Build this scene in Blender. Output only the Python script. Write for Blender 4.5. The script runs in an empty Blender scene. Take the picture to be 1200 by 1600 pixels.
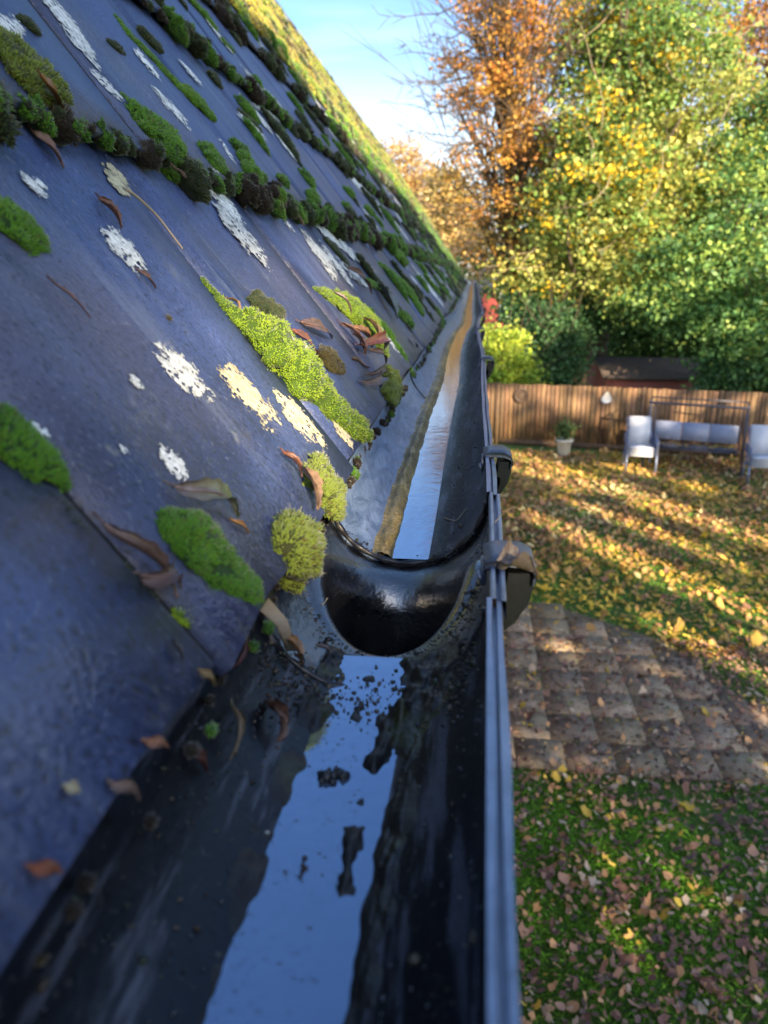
import bpy, math, random
import numpy as np
from math import radians as R, sin, cos, pi
from mathutils import noise as mnoise, Vector
random.seed(7); rng = np.random.default_rng(7)
C = bpy.context.scene.collection
S = bpy.context.scene
H = 4.3                                   # eye height above the lawn; below, coordinates are written relative to the eye
# ---------------------------------------------------------------- camera
FPX, PITCH, YAW = 1180.0, R(17.6), R(6.4)
cd = bpy.data.cameras.new('camera'); cam = bpy.data.objects.new('camera', cd); C.objects.link(cam); S.camera = cam
cam.location = (0, 0, H); cam.rotation_euler = (pi/2 - PITCH, 0, YAW)
cd.sensor_fit = 'VERTICAL'; cd.sensor_height = 36; cd.lens = 36*FPX/1600; cd.clip_start = 0.01; cd.clip_end = 2000
cd.dof.use_dof = True; cd.dof.focus_distance = 0.62; cd.dof.aperture_fstop = 10.0
# ---------------------------------------------------------------- sky, sun, exposure
SUN_AZ, SUN_EL = math.atan2(.54, -.84), R(21.8)      # the sun stands low behind the right shoulder
w = bpy.data.worlds.new('World'); S.world = w; w.use_nodes = True
nt = w.node_tree; bg = nt.nodes['Background']; sky = nt.nodes.new('ShaderNodeTexSky'); sky.sky_type = 'NISHITA'
sky.sun_disc = False; sky.sun_elevation = SUN_EL; sky.sun_rotation = SUN_AZ; sky.air_density = 1.0; sky.dust_density = 2.2; sky.ozone_density = 4.5
tcw = nt.nodes.new('ShaderNodeTexCoord'); mpw = nt.nodes.new('ShaderNodeMapping'); mpw.inputs['Scale'].default_value = (1.2, 1.2, 9); nzw = nt.nodes.new('ShaderNodeTexNoise'); nzw.inputs['Scale'].default_value = 2.6; nzw.inputs['Detail'].default_value = 5
spw = nt.nodes.new('ShaderNodeSeparateXYZ'); nt.links.new(tcw.outputs['Generated'], spw.inputs[0]); 
rpw = nt.nodes.new('ShaderNodeMapRange'); rpw.inputs[1].default_value = .50; rpw.inputs[2].default_value = .75; rpw.inputs[3].default_value = 0; rpw.inputs[4].default_value = .35
mxw = nt.nodes.new('ShaderNodeMix'); mxw.data_type = 'RGBA'; mxw.inputs[7].default_value = (6.5, 7.2, 7.8, 1)
nt.links.new(tcw.outputs['Generated'], mpw.inputs[0]); nt.links.new(mpw.outputs[0], nzw.inputs[0]); nt.links.new(nzw.outputs[0], rpw.inputs[0]); rp2 = nt.nodes.new('ShaderNodeMapRange')
for i_, v_ in enumerate((.05, .50, 1, 0)): rp2.inputs[i_+1].default_value = v_
nt.links.new(spw.outputs[2], rp2.inputs[0]); mlw = nt.nodes.new('ShaderNodeMath'); mlw.operation = 'MULTIPLY'; nt.links.new(rpw.outputs[0], mlw.inputs[0]); nt.links.new(rp2.outputs[0], mlw.inputs[1]); nt.links.new(mlw.outputs[0], mxw.inputs[0]); nt.links.new(sky.outputs[0], mxw.inputs[6]); hzw = nt.nodes.new('ShaderNodeMapRange'); mx2 = nt.nodes.new('ShaderNodeMix'); mx2.data_type = 'RGBA'; mx2.inputs[7].default_value = (7.6, 7.4, 7.0, 1)
for i_, v_ in enumerate((.0, .24, .8, 0)): hzw.inputs[i_+1].default_value = v_
nt.links.new(spw.outputs[2], hzw.inputs[0]); nt.links.new(hzw.outputs[0], mx2.inputs[0]); nt.links.new(mxw.outputs[2], mx2.inputs[6]); nt.links.new(mx2.outputs[2], bg.inputs[0]); bg.inputs[1].default_value = 0.105
sl = bpy.data.lights.new('sun', 'SUN'); sun = bpy.data.objects.new('sun', sl); C.objects.link(sun)
sl.energy = 5.0; sl.angle = R(0.55); sl.color = (1, .80, .54)
sd = Vector((.54*cos(SUN_EL), -.84*cos(SUN_EL), sin(SUN_EL)))
sun.rotation_euler = sd.to_track_quat('Z', 'Y').to_euler(); sun.location = (20, -30, 30)
S.view_settings.view_transform = 'Standard'; S.view_settings.look = 'None'; S.view_settings.gamma = 1
S.view_settings.exposure = 1.72
S.cycles.max_bounces = 6; S.cycles.transparent_max_bounces = 6; S.cycles.use_denoising = True
# ---------------------------------------------------------------- helpers
A3 = np.array
CF = A3([-sin(YAW)*cos(PITCH), cos(YAW)*cos(PITCH), -sin(PITCH)]); CR = A3([cos(YAW), sin(YAW), 0.]); CU = np.cross(CR, CF)
def ray(u, v): return CF + CR*(u-600)/FPX - CU*(v-800)/FPX
def on_z(u, v, z): r = ray(u, v); return r*(z/r[2])
def on_y(u, v, y): r = ray(u, v); return r*(y/r[1])
PHI = R(54.5); EX, EZ = -.085, -.15; G = .298; RL = 2.56; YEND = 14.5
UP = A3([-cos(PHI), 0, sin(PHI)]); NR = A3([sin(PHI), 0, cos(PHI)]); E0 = A3([EX, 0, EZ]) - NR*.0145
def rp(s, y, n=0.):                       # point on the roof: s up the slope from the eave, y along it, n off it
    s, y, n = np.broadcast_arrays(np.asarray(s, float), y, n)
    return E0 + s[..., None]*UP + y[..., None]*A3([0, 1, 0]) + n[..., None]*NR
def lift(s): s = np.asarray(s, float); return .0135*(1-(s/G-np.floor(s/G))) + .002
def on_roof(u, v):                        # pixel of the photograph -> (s, y, distance)
    r = ray(u, v); nn_ = .012
    for _ in range(5): P = E0 + NR*nn_; t = (P@NR)/(r@NR); X = r*t; s_ = (X-P)@UP; nn_ = .5*nn_+.5*float(lift(max(s_, .001)))
    return s_, X[1], t
_org = {}
def link(o, parent, org):
    C.objects.link(o)
    if parent is not None:
        o.parent = parent; o.location = A3(org) - _org[parent.name] if org is not None else (0, 0, 0)
    _org[o.name] = A3(org) if org is not None else (_org[parent.name] if parent is not None else A3([0, 0, 0]))
def tag(o, label, cat, group=None):
    o['label'] = label; o['category'] = cat
    if group: o['group'] = group
    return o
def kind(o, k, label=None):
    o['kind'] = k
    if label: o['label'] = label
    return o
def thing(name, label, cat, loc, rz=0, group=None):
    o = bpy.data.objects.new(name, None); C.objects.link(o); o.empty_display_size = .1
    o.location = A3(loc) + A3([0, 0, H]); o.rotation_euler = (0, 0, rz); _org[o.name] = A3(loc, float)
    return tag(o, label, cat, group)
def mesh(name, V, F, mat, col=None, smooth=False, fm=None):
    V = np.ascontiguousarray(V, dtype=np.float32).reshape(-1, 3)
    me = bpy.data.meshes.new(name); me.vertices.add(len(V)); me.vertices.foreach_set('co', V.ravel())
    Fs = F if isinstance(F, list) and len(F) and isinstance(F[0], np.ndarray) else [np.asarray(F)]
    Fs = [np.asarray(f, dtype=np.int32) for f in Fs if len(f)]
    tot = sum(f.size for f in Fs); n = sum(len(f) for f in Fs)
    me.loops.add(tot); me.loops.foreach_set('vertex_index', np.concatenate([f.ravel() for f in Fs]))
    me.polygons.add(n); ls = np.concatenate([np.full(len(f), f.shape[1], np.int32) for f in Fs])
    me.polygons.foreach_set('loop_start', np.concatenate([[0], np.cumsum(ls)[:-1]]).astype(np.int32))
    me.polygons.foreach_set('loop_total', ls)
    if smooth: me.polygons.foreach_set('use_smooth', np.ones(n, bool))
    for m in (mat if isinstance(mat, (list, tuple)) else [mat]): me.materials.append(m)
    if fm is not None: me.polygons.foreach_set('material_index', np.asarray(fm, np.int32))
    me.update(calc_edges=True)
    if col is not None:
        c = np.ones((len(V), 4), np.float32); c[:, :3] = np.asarray(col)[:, :3]
        a = me.color_attributes.new('col', 'FLOAT_COLOR', 'POINT'); a.data.foreach_set('color', c.ravel())
    me.validate()
    return me
def mk(name, V, F, mat, parent=None, col=None, smooth=False, fm=None, local=False):
    V = np.asarray(V, float).reshape(-1, 3)
    if parent is not None:
        if not local: V = V - _org[parent.name]
        o = bpy.data.objects.new(name, mesh(name, V, F, mat, col, smooth, fm)); C.objects.link(o); o.parent = parent; _org[o.name] = _org[parent.name]
    else:
        b = A3([(V[:, 0].min()+V[:, 0].max())/2, (V[:, 1].min()+V[:, 1].max())/2, V[:, 2].min()])
        o = bpy.data.objects.new(name, mesh(name, V-b, F, mat, col, smooth, fm)); C.objects.link(o); o.location = b + A3([0, 0, H]); _org[o.name] = b
    return o
class MB:                                  # collects simple solids for ONE mesh
    def __init__(s): s.V = []; s.F4 = []; s.F3 = []; s.n = 0; s.col = []
    def add(s, V, F, c=None):
        V = np.asarray(V, float).reshape(-1, 3); F = np.asarray(F, int)
        if len(F): (s.F4 if F.shape[1] == 4 else s.F3).append(F + s.n)
        s.V.append(V); s.n += len(V); s.col.append(np.tile(A3(c if c is not None else (1, 1, 1), float)[:3], (len(V), 1)) if c is None or np.ndim(c) == 1 else np.asarray(c)[:, :3])
        return s
    def box(s, c, d, rz=0, col=None, rx=0):
        c = A3(c, float); d = A3(d, float)/2
        P = A3([[x, y, z] for x in (-1, 1) for y in (-1, 1) for z in (-1, 1)])*d
        if rx: P = P@A3([[1, 0, 0], [0, cos(rx), sin(rx)], [0, -sin(rx), cos(rx)]])
        if rz: P = P@A3([[cos(rz), sin(rz), 0], [-sin(rz), cos(rz), 0], [0, 0, 1]])
        return s.add(P + c, [[0, 1, 3, 2], [4, 6, 7, 5], [0, 4, 5, 1], [2, 3, 7, 6], [0, 2, 6, 4], [1, 5, 7, 3]], col)
    def tube(s, pts, rad, k=8, col=None, cap=True):
        P = np.asarray(pts, float); n = len(P); rad = np.broadcast_to(rad, n)
        T = np.gradient(P, axis=0); T /= np.linalg.norm(T, axis=1)[:, None]+1e-9
        up = A3([0, 0, 1.]) if abs(T[0, 2]) < .9 else A3([1., 0, 0]); V = []
        a = np.cross(T[0], up); a /= np.linalg.norm(a)
        for i in range(n):
            a = a - T[i]*(a@T[i]); a /= np.linalg.norm(a)+1e-9; b = np.cross(T[i], a)
            th = np.arange(k)*2*pi/k; V.append(P[i] + rad[i]*(np.cos(th)[:, None]*a + np.sin(th)[:, None]*b))
        V = np.concatenate(V); F = [[i*k+j, i*k+(j+1) % k, (i+1)*k+(j+1) % k, (i+1)*k+j] for i in range(n-1) for j in range(k)]
        if cap:
            V = np.concatenate([V, P[:1], P[-1:]]); m = n*k
            s.add(V, F, col); s.F3.append(A3([[m, (j+1) % k, j] for j in range(k)] + [[m+1, (n-1)*k+j, (n-1)*k+(j+1) % k] for j in range(k)]) + s.n - len(V))
            return s
        return s.add(V, F, col)
    def lathe(s, prof, c=(0, 0, 0), k=24, col=None):
        th = np.arange(k)*2*pi/k; V = [[r*cos(t), r*sin(t), z] for r, z in prof for t in th]
        return s.add(A3(V)+A3(c), [[i*k+j, i*k+(j+1) % k, (i+1)*k+(j+1) % k, (i+1)*k+j] for i in range(len(prof)-1) for j in range(k)], col)
    def build(s, name, mat, parent=None, smooth=False, local=False, usecol=False):
        F = []
        if s.F4: F.append(np.concatenate(s.F4))
        if s.F3: F.append(np.concatenate(s.F3))
        return mk(name, np.concatenate(s.V), F, mat, parent, np.concatenate(s.col) if usecol else None, smooth, None, local)
def grid(nu, nv):
    i, j = np.meshgrid(np.arange(nu-1), np.arange(nv-1), indexing='ij'); a = (i*nv+j).ravel()
    return np.stack([a, a+nv, a+nv+1, a+1], 1)
_pn = rng.normal(size=(6, 40, 3)); _pp = rng.uniform(0, 2*pi, (6, 40))
def fbm(P, scale=1., k=0):                 # smooth pseudo noise, about -1..1, vectorised
    P = np.asarray(P, float)*scale; o = np.zeros(P.shape[:-1])
    for i in range(12):
        o += np.sin(P@_pn[k, i] + _pp[k, i] + 1.3*np.sin(P@_pn[k, i+12]*1.7+_pp[k, i+12]))
    return o/4.2
# ---------------------------------------------------------------- materials
class N:
    def __init__(s, name):
        s.m = bpy.data.materials.new(name); s.m.use_nodes = True; s.t = s.m.node_tree; s.b = s.t.nodes['Principled BSDF']; s.out = s.t.nodes['Material Output']
        s.tc = s.t.nodes.new('ShaderNodeTexCoord')
    def n(s, ty, **kw):
        x = s.t.nodes.new('ShaderNode'+ty)
        for k, v in kw.items():
            if k.startswith('i_'):
                x.inputs[int(k[2:]) if k[2:].isdigit() else k[2:].replace('_', ' ')].default_value = v
            else: setattr(x, k, v)
        return x
    def l(s, a, b): s.t.links.new(a, b)
    def noise(s, scale, detail=4, rough=.6, stretch=None, dist=0, geo='Object'):
        t = s.n('TexNoise'); t.inputs['Scale'].default_value = scale; t.inputs['Detail'].default_value = detail; t.inputs['Roughness'].default_value = rough; t.inputs['Distortion'].default_value = dist
        src = s.tc.outputs[geo]
        if stretch:
            m = s.n('Mapping'); m.inputs['Scale'].default_value = stretch[:3]
            if len(stretch) > 3: m.inputs['Rotation'].default_value = stretch[3]
            s.l(src, m.inputs[0]); src = m.outputs[0]
        s.l(src, t.inputs[0]); return t.outputs[0]
    def ramp(s, x, stops):
        r = s.n('ValToRGB'); e = r.color_ramp.elements
        while len(e) < len(stops): e.new(.5)
        for q, (p, c) in zip(e, stops): q.position = p; q.color = (*c, 1) if len(c) == 3 else c
        s.l(x, r.inputs[0]); return r.outputs[0]
    def rng(s, x, a, b, c, d):
        m = s.n('MapRange'); s.l(x, m.inputs[0])
        for i, v in enumerate((a, b, c, d)): m.inputs[i+1].default_value = v
        return m.outputs[0]
    def mix(s, f, a, b, mode='MIX'):
        m = s.n('Mix', data_type='RGBA', blend_type=mode)
        for sock, v in ((m.inputs[0], f), (m.inputs[6], a), (m.inputs[7], b)):
            if hasattr(v, 'is_linked') or hasattr(v, 'links'): s.l(v, sock)
            else: sock.default_value = v if isinstance(v, (int, float)) else (*v, 1)
        return m.outputs[2]
    def col(s, x):
        if isinstance(x, tuple): s.b.inputs['Base Color'].default_value = (*x, 1)
        else: s.l(x, s.b.inputs['Base Color'])
        return s
    def rough(s, x):
        if isinstance(x, (int, float)): s.b.inputs['Roughness'].default_value = x
        else: s.l(x, s.b.inputs['Roughness'])
        return s
    def bump(s, x, strength, dist):
        b = s.n('Bump'); b.inputs['Strength'].default_value = strength; b.inputs['Distance'].default_value = dist; s.l(x, b.inputs['Height'])
        if s.b.inputs['Normal'].links: s.l(s.b.inputs['Normal'].links[0].from_socket, b.inputs['Normal'])
        s.l(b.outputs[0], s.b.inputs['Normal']); return s
    def attr(s, name='col'): return s.n('Attribute', attribute_name=name).outputs[0]
    def set(s, **kw):
        for k, v in kw.items(): s.b.inputs[k.replace('_', ' ')].default_value = v
        return s
def simple(name, c, r=.5, var=.15, scale=8, **kw):
    m = N(name); n = m.noise(scale, 5); m.col(m.mix(n, tuple(x*(1-var) for x in c), tuple(min(1, x*(1+var)) for x in c))); m.rough(r); m.bump(n, .15, .01)
    m.set(**kw); return m.m
def leafmat(name, r=.55, trans=.35, spec=.4):
    m = N(name); a = m.attr(); m.col(a).rough(r).set(**{'Specular IOR Level': spec})
    tr = m.n('BsdfTranslucent'); m.l(a, tr.inputs[0]); mx = m.n('MixShader'); mx.inputs[0].default_value = trans
    m.l(m.b.outputs[0], mx.inputs[1]); m.l(tr.outputs[0], mx.inputs[2]); m.l(mx.outputs[0], m.out.inputs[0]); return m.m
M = {}
m = N('slate'); a = m.attr(); n1 = m.noise(7, 6, .65); n2 = m.noise(330, 2, .5); n3 = m.noise(2.2, 4, .6)
c = m.mix(m.rng(n1, .35, .7, 0, 1), (.014, .026, .085), (.080, .120, .305)); c = m.mix(m.rng(n3, .5, .72, 0, .6), c, (.15, .11, .085))
c = m.mix(m.rng(n2, .62, .76, 0, .45), c, (.26, .28, .36)); c = m.mix(m.rng(n2, .46, .30, 0, .75), c, (.012, .013, .02))
n4 = m.noise(60, 3, .6); c = m.mix(m.rng(n4, .66, .74, 0, .45), c, (.30, .29, .25)); mp1 = m.n('Mapping'); mp1.inputs['Rotation'].default_value = (0, pi-PHI, 0); m.l(m.tc.outputs['Object'], mp1.inputs[0]); mp2 = m.n('Mapping'); mp2.inputs['Scale'].default_value = (.16, 1, 1); m.l(mp1.outputs[0], mp2.inputs[0])
t5 = m.n('TexNoise'); t5.inputs['Scale'].default_value = 26; t5.inputs['Detail'].default_value = 6; t5.inputs['Roughness'].default_value = .7; m.l(mp2.outputs[0], t5.inputs[0]); n5 = t5.outputs[0]
c = m.mix(m.rng(n5, .54, .72, 0, .55), c, (.19, .22, .31)); c = m.mix(m.rng(n5, .46, .30, 0, .6), c, (.018, .022, .04)); n6 = m.noise(16, 7, .75); c = m.mix(m.rng(n6, .60, .74, 0, .5), c, (.24, .25, .27))
c = m.mix(1.0, c, a, 'MULTIPLY')
m.col(c).rough(m.rng(n1, .3, .7, .36, .60)).bump(n2, .7, .0014).bump(n1, .2, .006); m.set(**{'Specular IOR Level': .75}); M['slate'] = m.m
m = N('lichen'); n1 = m.noise(300, 3, .6); m.col(m.mix(1.0, m.ramp(n1, [(.3, (.50, .50, .46)), (.55, (.85, .85, .80))]), m.attr(), 'MULTIPLY')).rough(.9).bump(n1, .6, .001); M['lichen'] = m.m
m = N('moss'); a = m.attr(); m.col(a).rough(.75).set(**{'Specular IOR Level': .25, 'Sheen Weight': .25, 'Sheen Roughness': .4}); M['moss'] = m.m
M['leaf'] = leafmat('tree_leaf', .5, .38); M['litter'] = leafmat('dry_leaf', .6, .15, .3); M['grass'] = leafmat('grass_blade', .5, .35)
m = N('near_leaf'); a = m.attr(); n1 = m.noise(160, 4, .6); n2 = m.noise(500, 3)
c = m.mix(m.rng(n1, .35, .7, 0, .7), a, (.06, .035, .022)); c = m.mix(.35, c, m.mix(n2, (.5, .5, .5), (1, 1, 1)), 'MULTIPLY')
m.col(c).rough(.42).bump(n1, .5, .0015); M['dryleaf'] = m.m
# black gutter plastic, dirty and wet
def pvc(name, wet, film, ior=1.6):
    m = N(name); n1 = m.noise(14, 6, .65, (1, .35, 1)); n2 = m.noise(260, 3, .6); n3 = m.noise(60, 4, .6, (1.6, .22, 1.6, (0, 0, .15)))
    c = m.mix(m.rng(n1, .45, .75, 0, .8), (.004, .004, .006), (.018, .016, .016)); c = m.mix(m.rng(n3, .54, .62, 0, .65), c, (.11, .115, .14))
    c = m.mix(m.rng(n2, .64, .72, 0, .6), c, (.10, .09, .075)); m.col(c).rough(m.rng(n1, .3, .7, wet, wet+.22))
    m.bump(n2, .35, .0006).bump(m.noise(90, 5, .6, (1, .5, 1), .6), film, .0022).bump(m.noise(18, 4, .6), .3, .004); m.set(IOR=ior, **{'Specular IOR Level': .42}); return m.m
M['pvc'] = pvc('gutter_plastic', .26, .25, 1.5); M['pvc_far'] = pvc('gutter_plastic_wet', .20, .75, 2.1)
m = N('outlet_plastic'); n1 = m.noise(22, 5, .6); n2 = m.noise(240, 3); m.col(m.mix(m.rng(m.noise(70, 5, .7), .5, .62, 0, .8), m.mix(m.rng(n2, .60, .70, 0, .5), (.004, .004, .006), (.10, .09, .08)), (.012, .010, .009))).rough(m.rng(n1, .35, .7, .20, .42)).bump(n1, .35, .003).bump(n2, .5, .0008).bump(m.noise(90, 5, .7), .35, .0015); m.set(IOR=2.0, **{'Specular IOR Level': .9}); M['outlet'] = m.m
m = N('skylit_scaly_film'); n1 = m.noise(55, 6, .7, (1.3, .5, 1.3), 1.0); n2 = m.noise(300, 3, .6); c = m.mix(m.rng(n1, .35, .65, 0, 1), (.09, .15, .27), (.28, .38, .56)); c = m.mix(m.rng(n2, .60, .70, 0, .7), c, (.04, .045, .05)); m.col(c).rough(.28).bump(n1, .8, .004).bump(n2, .4, .0006); M['film'] = m.m  # pale deposit, with the blue of the skylight put into its colour
m = N('rim_plastic'); n1 = m.noise(60, 5, .7); n2 = m.noise(300, 3); c = m.mix(m.rng(n1, .35, .7, 0, 1), (.055, .075, .13), (.17, .21, .32)); c = m.mix(m.rng(n2, .62, .70, 0, .8), c, (.02, .018, .016)); m.col(c).rough(.34).bump(n2, .3, .0005); m.set(IOR=2.2, **{'Specular IOR Level': 1.0}); M['rim'] = m.m
m = N('bracket_plastic'); n1 = m.noise(45, 5, .7); m.col(m.mix(m.rng(n1, .4, .7, 0, .9), (.006, .006, .008), (.030, .028, .028))).rough(.33).bump(n1, .3, .0012); M['bracket'] = m.m
M['matt'] = simple('matt_black_plastic', (.012, .012, .014), .6, .4, 60)
M['clip'] = simple('dusty_clip_plastic', (.10, .11, .14), .4, .5, 70)
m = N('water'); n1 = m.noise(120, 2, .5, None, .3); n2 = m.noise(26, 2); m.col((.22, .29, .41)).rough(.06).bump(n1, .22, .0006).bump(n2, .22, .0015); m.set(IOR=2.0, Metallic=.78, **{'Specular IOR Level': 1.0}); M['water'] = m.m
m = N('silt'); a = m.attr(); n1 = m.noise(420, 3, .7); n2 = m.noise(50, 4); m.col(m.mix(m.rng(n1, .4, .65, 0, .7), a, (.012, .010, .007))).rough(m.rng(n2, .35, .65, .22, .6)).bump(n1, .7, .001); M['silt'] = m.m
m = N('crumb'); m.col(m.attr()).rough(.4).bump(m.noise(500, 2), .5, .001); M['crumb'] = m.m
M['crumbdark'] = simple('joint_dirt', (.012, .012, .012), .9, .5, 200)
m = N('droplet'); m.col((.02, .025, .03)).rough(.02).set(**{'Specular IOR Level': 1.0}); M['drop'] = m.m
# ground
m = N('soil_and_moss'); n1 = m.noise(1.1, 6, .6); n2 = m.noise(35, 4, .7); c = m.mix(m.rng(n1, .35, .65, 0, 1), (.060, .120, .015), (.100, .210, .025)); c = m.mix(m.rng(n2, .5, .7, 0, .7), c, (.03, .022, .014)); m.col(c).rough(.9).bump(n2, .8, .03); M['ground'] = m.m
m = N('paving_slab'); a = m.attr(); n1 = m.noise(5, 6, .7); n2 = m.noise(60, 4, .7)
c = m.mix(m.rng(n1, .35, .7, 0, 1), (.30, .225, .15), (.58, .45, .31)); c = m.mix(m.rng(n2, .52, .68, 0, .6), c, (.10, .085, .06)); m.col(m.mix(1., c, a, 'MULTIPLY')).rough(.75).bump(n2, .4, .004); M['slab'] = m.m
M['joint'] = simple('mossy_joint', (.17, .135, .085), .9, .4, 20)
m = N('fence_board'); a = m.attr(); n1 = m.noise(5, 5, .65, (9, 9, .8)); n2 = m.noise(1.3, 4)
c = m.mix(m.rng(n1, .3, .7, 0, 1), (.085, .046, .024), (.31, .185, .095)); c = m.mix(m.rng(n2, .45, .7, 0, .5), c, (.06, .040, .028)); m.col(m.mix(1., c, a, 'MULTIPLY')).rough(.75).bump(n1, .5, .01); M['fence'] = m.m
m = N('bark'); n1 = m.noise(6, 6, .7, (3, 3, .7)); m.col(m.mix(m.rng(n1, .35, .7, 0, 1), (.045, .032, .022), (.16, .12, .085))).rough(.85).bump(n1, .8, .03); M['bark'] = m.m
m = N('pale_vine'); n1 = m.noise(9, 4); m.col(m.mix(n1, (.20, .15, .09), (.42, .34, .22))).rough(.8); M['vine'] = m.m
M['brick'] = simple('house_brick', (.30, .13, .085), .85, .3, 14); M['render'] = simple('white_render', (.7, .68, .64), .7, .08)
M['redwall'] = simple('red_painted_wall', (.34, .07, .06), .7, .2); M['slateroof'] = simple('blue_grey_tiles', (.10, .12, .17), .6, .3, 12)
M['shedwall'] = simple('red_brown_boards', (.46, .14, .10), .7, .25, 5); M['felt'] = simple('roof_felt', (.15, .115, .095), .8, .35, 9)
M['glass'] = simple('window_glass', (.03, .04, .05), .08, .1); M['white'] = simple('white_frame', (.72, .72, .70), .4, .05)
M['textile'] = simple('pale_sling_fabric', (.62, .64, .68), .7, .08, 30); M['alum'] = simple('blue_grey_tube', (.20, .24, .36), .35, .12, 12, Metallic=.2)
M['cushion'] = simple('blue_grey_fabric', (.30, .34, .46), .7, .1, 10); M['swingtube'] = simple('dark_grey_tube', (.075, .075, .10), .4, .2, 10)
M['pot'] = simple('cream_pot', (.78, .74, .64), .7, .12, 10); M['rust'] = simple('rusty_wire', (.10, .065, .045), .6, .3, 30); M['ornament'] = simple('white_ceramic', (.78, .76, .72), .4, .06)
M['timber'] = simple('painted_fascia', (.5, .5, .48), .5, .15, 10); M['twig'] = simple('twig', (.10, .06, .035), .7, .35, 60); M['thread'] = simple('pale_straw', (.40, .31, .20), .6, .25, 60)
# ================================================================= LARGE STRUCTURE
gr = mk('ground', A3([[-400, -150, -H], [400, -150, -H], [400, 900, -H], [-400, 900, -H]]), A3([[0, 1, 2, 3]]), M['ground']); kind(gr, 'structure')
# --- paving: slabs on a mossy bed, the far right corner rounded off by the lawn
def pat_right(y): return np.interp(y, [5.9, 6.5, 7.4, 8.6, 9.6], [4.4, 3.5, 2.95, 2.45, 1.1])
ys = np.linspace(5.95, 9.55, 30); V = np.concatenate([np.stack([np.full(30, -6.), ys, np.full(30, -H+.029)], 1), np.stack([pat_right(ys), ys, np.full(30, -H+.029)], 1)])
o = mk('patio_bed', V, [[i, i+30, i+31, i+1] for i in range(29)], M['joint']); kind(o, 'structure')
b = MB()
for j in range(8):
    for i in range(24):
        cx = -5.7+.455*i + (.1 if j == 0 else 0); cy = 6.15+.455*j
        if cx+.2 > pat_right(cy)+.12: continue
        t = random.uniform(.75, 1.15); b.box((cx, cy, -H+.020+random.uniform(-.002, .003)), (.442, .442, .03), random.uniform(-.012, .012), (t, t*random.uniform(.93, 1.0), t*random.uniform(.88, 1.0)))
o = b.build('paving', M['slab'], usecol=True); kind(o, 'structure')
# --- the house with the slate roof
house = thing('house', 'house whose steep mossy dark slate roof slopes down to the black gutter on the left', 'house', (-1.6, 7, -H))
V = []; F = []; col = []; k = 0
nc = int(RL/G)+1
joint_off = [.24, .30, .18, .33, .22, .31, .17, .28, .2]
rs = random.Random(3)
for c_ in range(nc):
    s0 = c_*G+(.010 if c_ == 0 else 0); s1 = min(c_*G+G*1.12, RL)
    for i in range(-10, 46):
        y0 = joint_off[c_ % 9] + (.315*i) - .31; y1 = y0+.315
        if y0 > YEND: continue
        g = rs.uniform(.0014, .0030); dn = rs.uniform(-.0005, .0005); ds = rs.uniform(-.004, .004); tl = rs.uniform(-.0005, .0005)
        nu, nv = 7, 6; th = .0062
        ss = np.linspace(s0+ds, s1, nu); yy = np.linspace(y0+g, y1-g, nv); sg, yg = np.meshgrid(ss, yy, indexing='ij')
        edge = fbm(np.stack([yg*60, sg*0+c_, yg*0+i], -1), 1, 1)*.0018; sg2 = sg + np.where(sg == ss[0], edge, 0)
        base = .0150*(1-(sg-s0)/G) + .0015 + dn + tl*(yg-y0)/.315*2
        top = rp(sg2, yg, base).reshape(-1, 3); bot = rp(sg2, yg, base-th).reshape(-1, 3)
        V.append(np.concatenate([top, bot])); n = nu*nv
        F.append(grid(nu, nv)+k)
        rim = [(i_*nv) for i_ in range(nu)][::-1] + list(range(1, nv)) + [(i_*nv+nv-1) for i_ in range(1, nu)] + [(nu-1)*nv+j_ for j_ in range(nv-2, 0, -1)]
        F.append(A3([[rim[q], rim[(q+1) % len(rim)], rim[(q+1) % len(rim)]+n, rim[q]+n] for q in range(len(rim))])+k)
        vr = 1.0 if y0 > 1.0 or c_ > 0 else .35; q = 1+rs.uniform(-.26, .20)*vr; w_ = rs.uniform(-.08, .08)*vr; cc = np.tile([q*(1+w_), q, q*(1-w_*.8)], (2*n, 1)); col.append(cc); k += 2*n
slates = mk('roof', np.concatenate(V), np.concatenate(F), M['slate'], house, np.concatenate(col))
b = MB()
for c_ in range(nc):
    for i in range(-10, 46):
        yj = joint_off[c_ % 9]+.315*i-.31
        if not -1 < yj < 6 or c_*G+G > RL: continue
        ss = np.linspace(c_*G+.013, (c_+1)*G-.004, 24); wv = .0016+.0007*fbm(np.stack([ss*40, ss*0+yj, ss*0], -1)); nn_ = .0150*(1-(ss-c_*G)/G)+.0006
        V = np.concatenate([rp(ss, yj-wv, nn_), rp(ss, yj+wv, nn_)]); b.add(V, [[q, q+1, q+25, q+24] for q in range(23)])
kind(b.build('joint_grime', M['crumbdark'], house), 'stuff')
b = MB()
for yy in np.arange(-3, YEND, .46):        # ridge tiles
    P = rp(RL-.02, yy, .0); b.tube([P+A3([-.04, 0, .0]), P+A3([-.04, .45, .004])], .085, 14)
b.build('ridge_tiles', M['slateroof'], house, smooth=True)
rtop = rp(RL, 0, 0); RX = rtop[0]; b = MB()
V = A3([[RX-.02, -3, rtop[2]-.01], [RX-.02, YEND, rtop[2]-.01], [RX-1.6, YEND, rtop[2]-2.2], [RX-1.6, -3, rtop[2]-2.2]]); b.add(V, [[0, 1, 2, 3]]); b.add(V-A3([0, 0, .03]), [[3, 2, 1, 0]])
b.build('rear_roof', M['slateroof'], house)
d_ = rp(A3([0.02, RL-.02]), 0, -.012)       # roof boarding under the slates
V = [[d_[0][0], -3, d_[0][2]], [d_[0][0], YEND-.05, d_[0][2]], [d_[1][0], YEND-.05, d_[1][2]], [d_[1][0], -3, d_[1][2]]]
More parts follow.
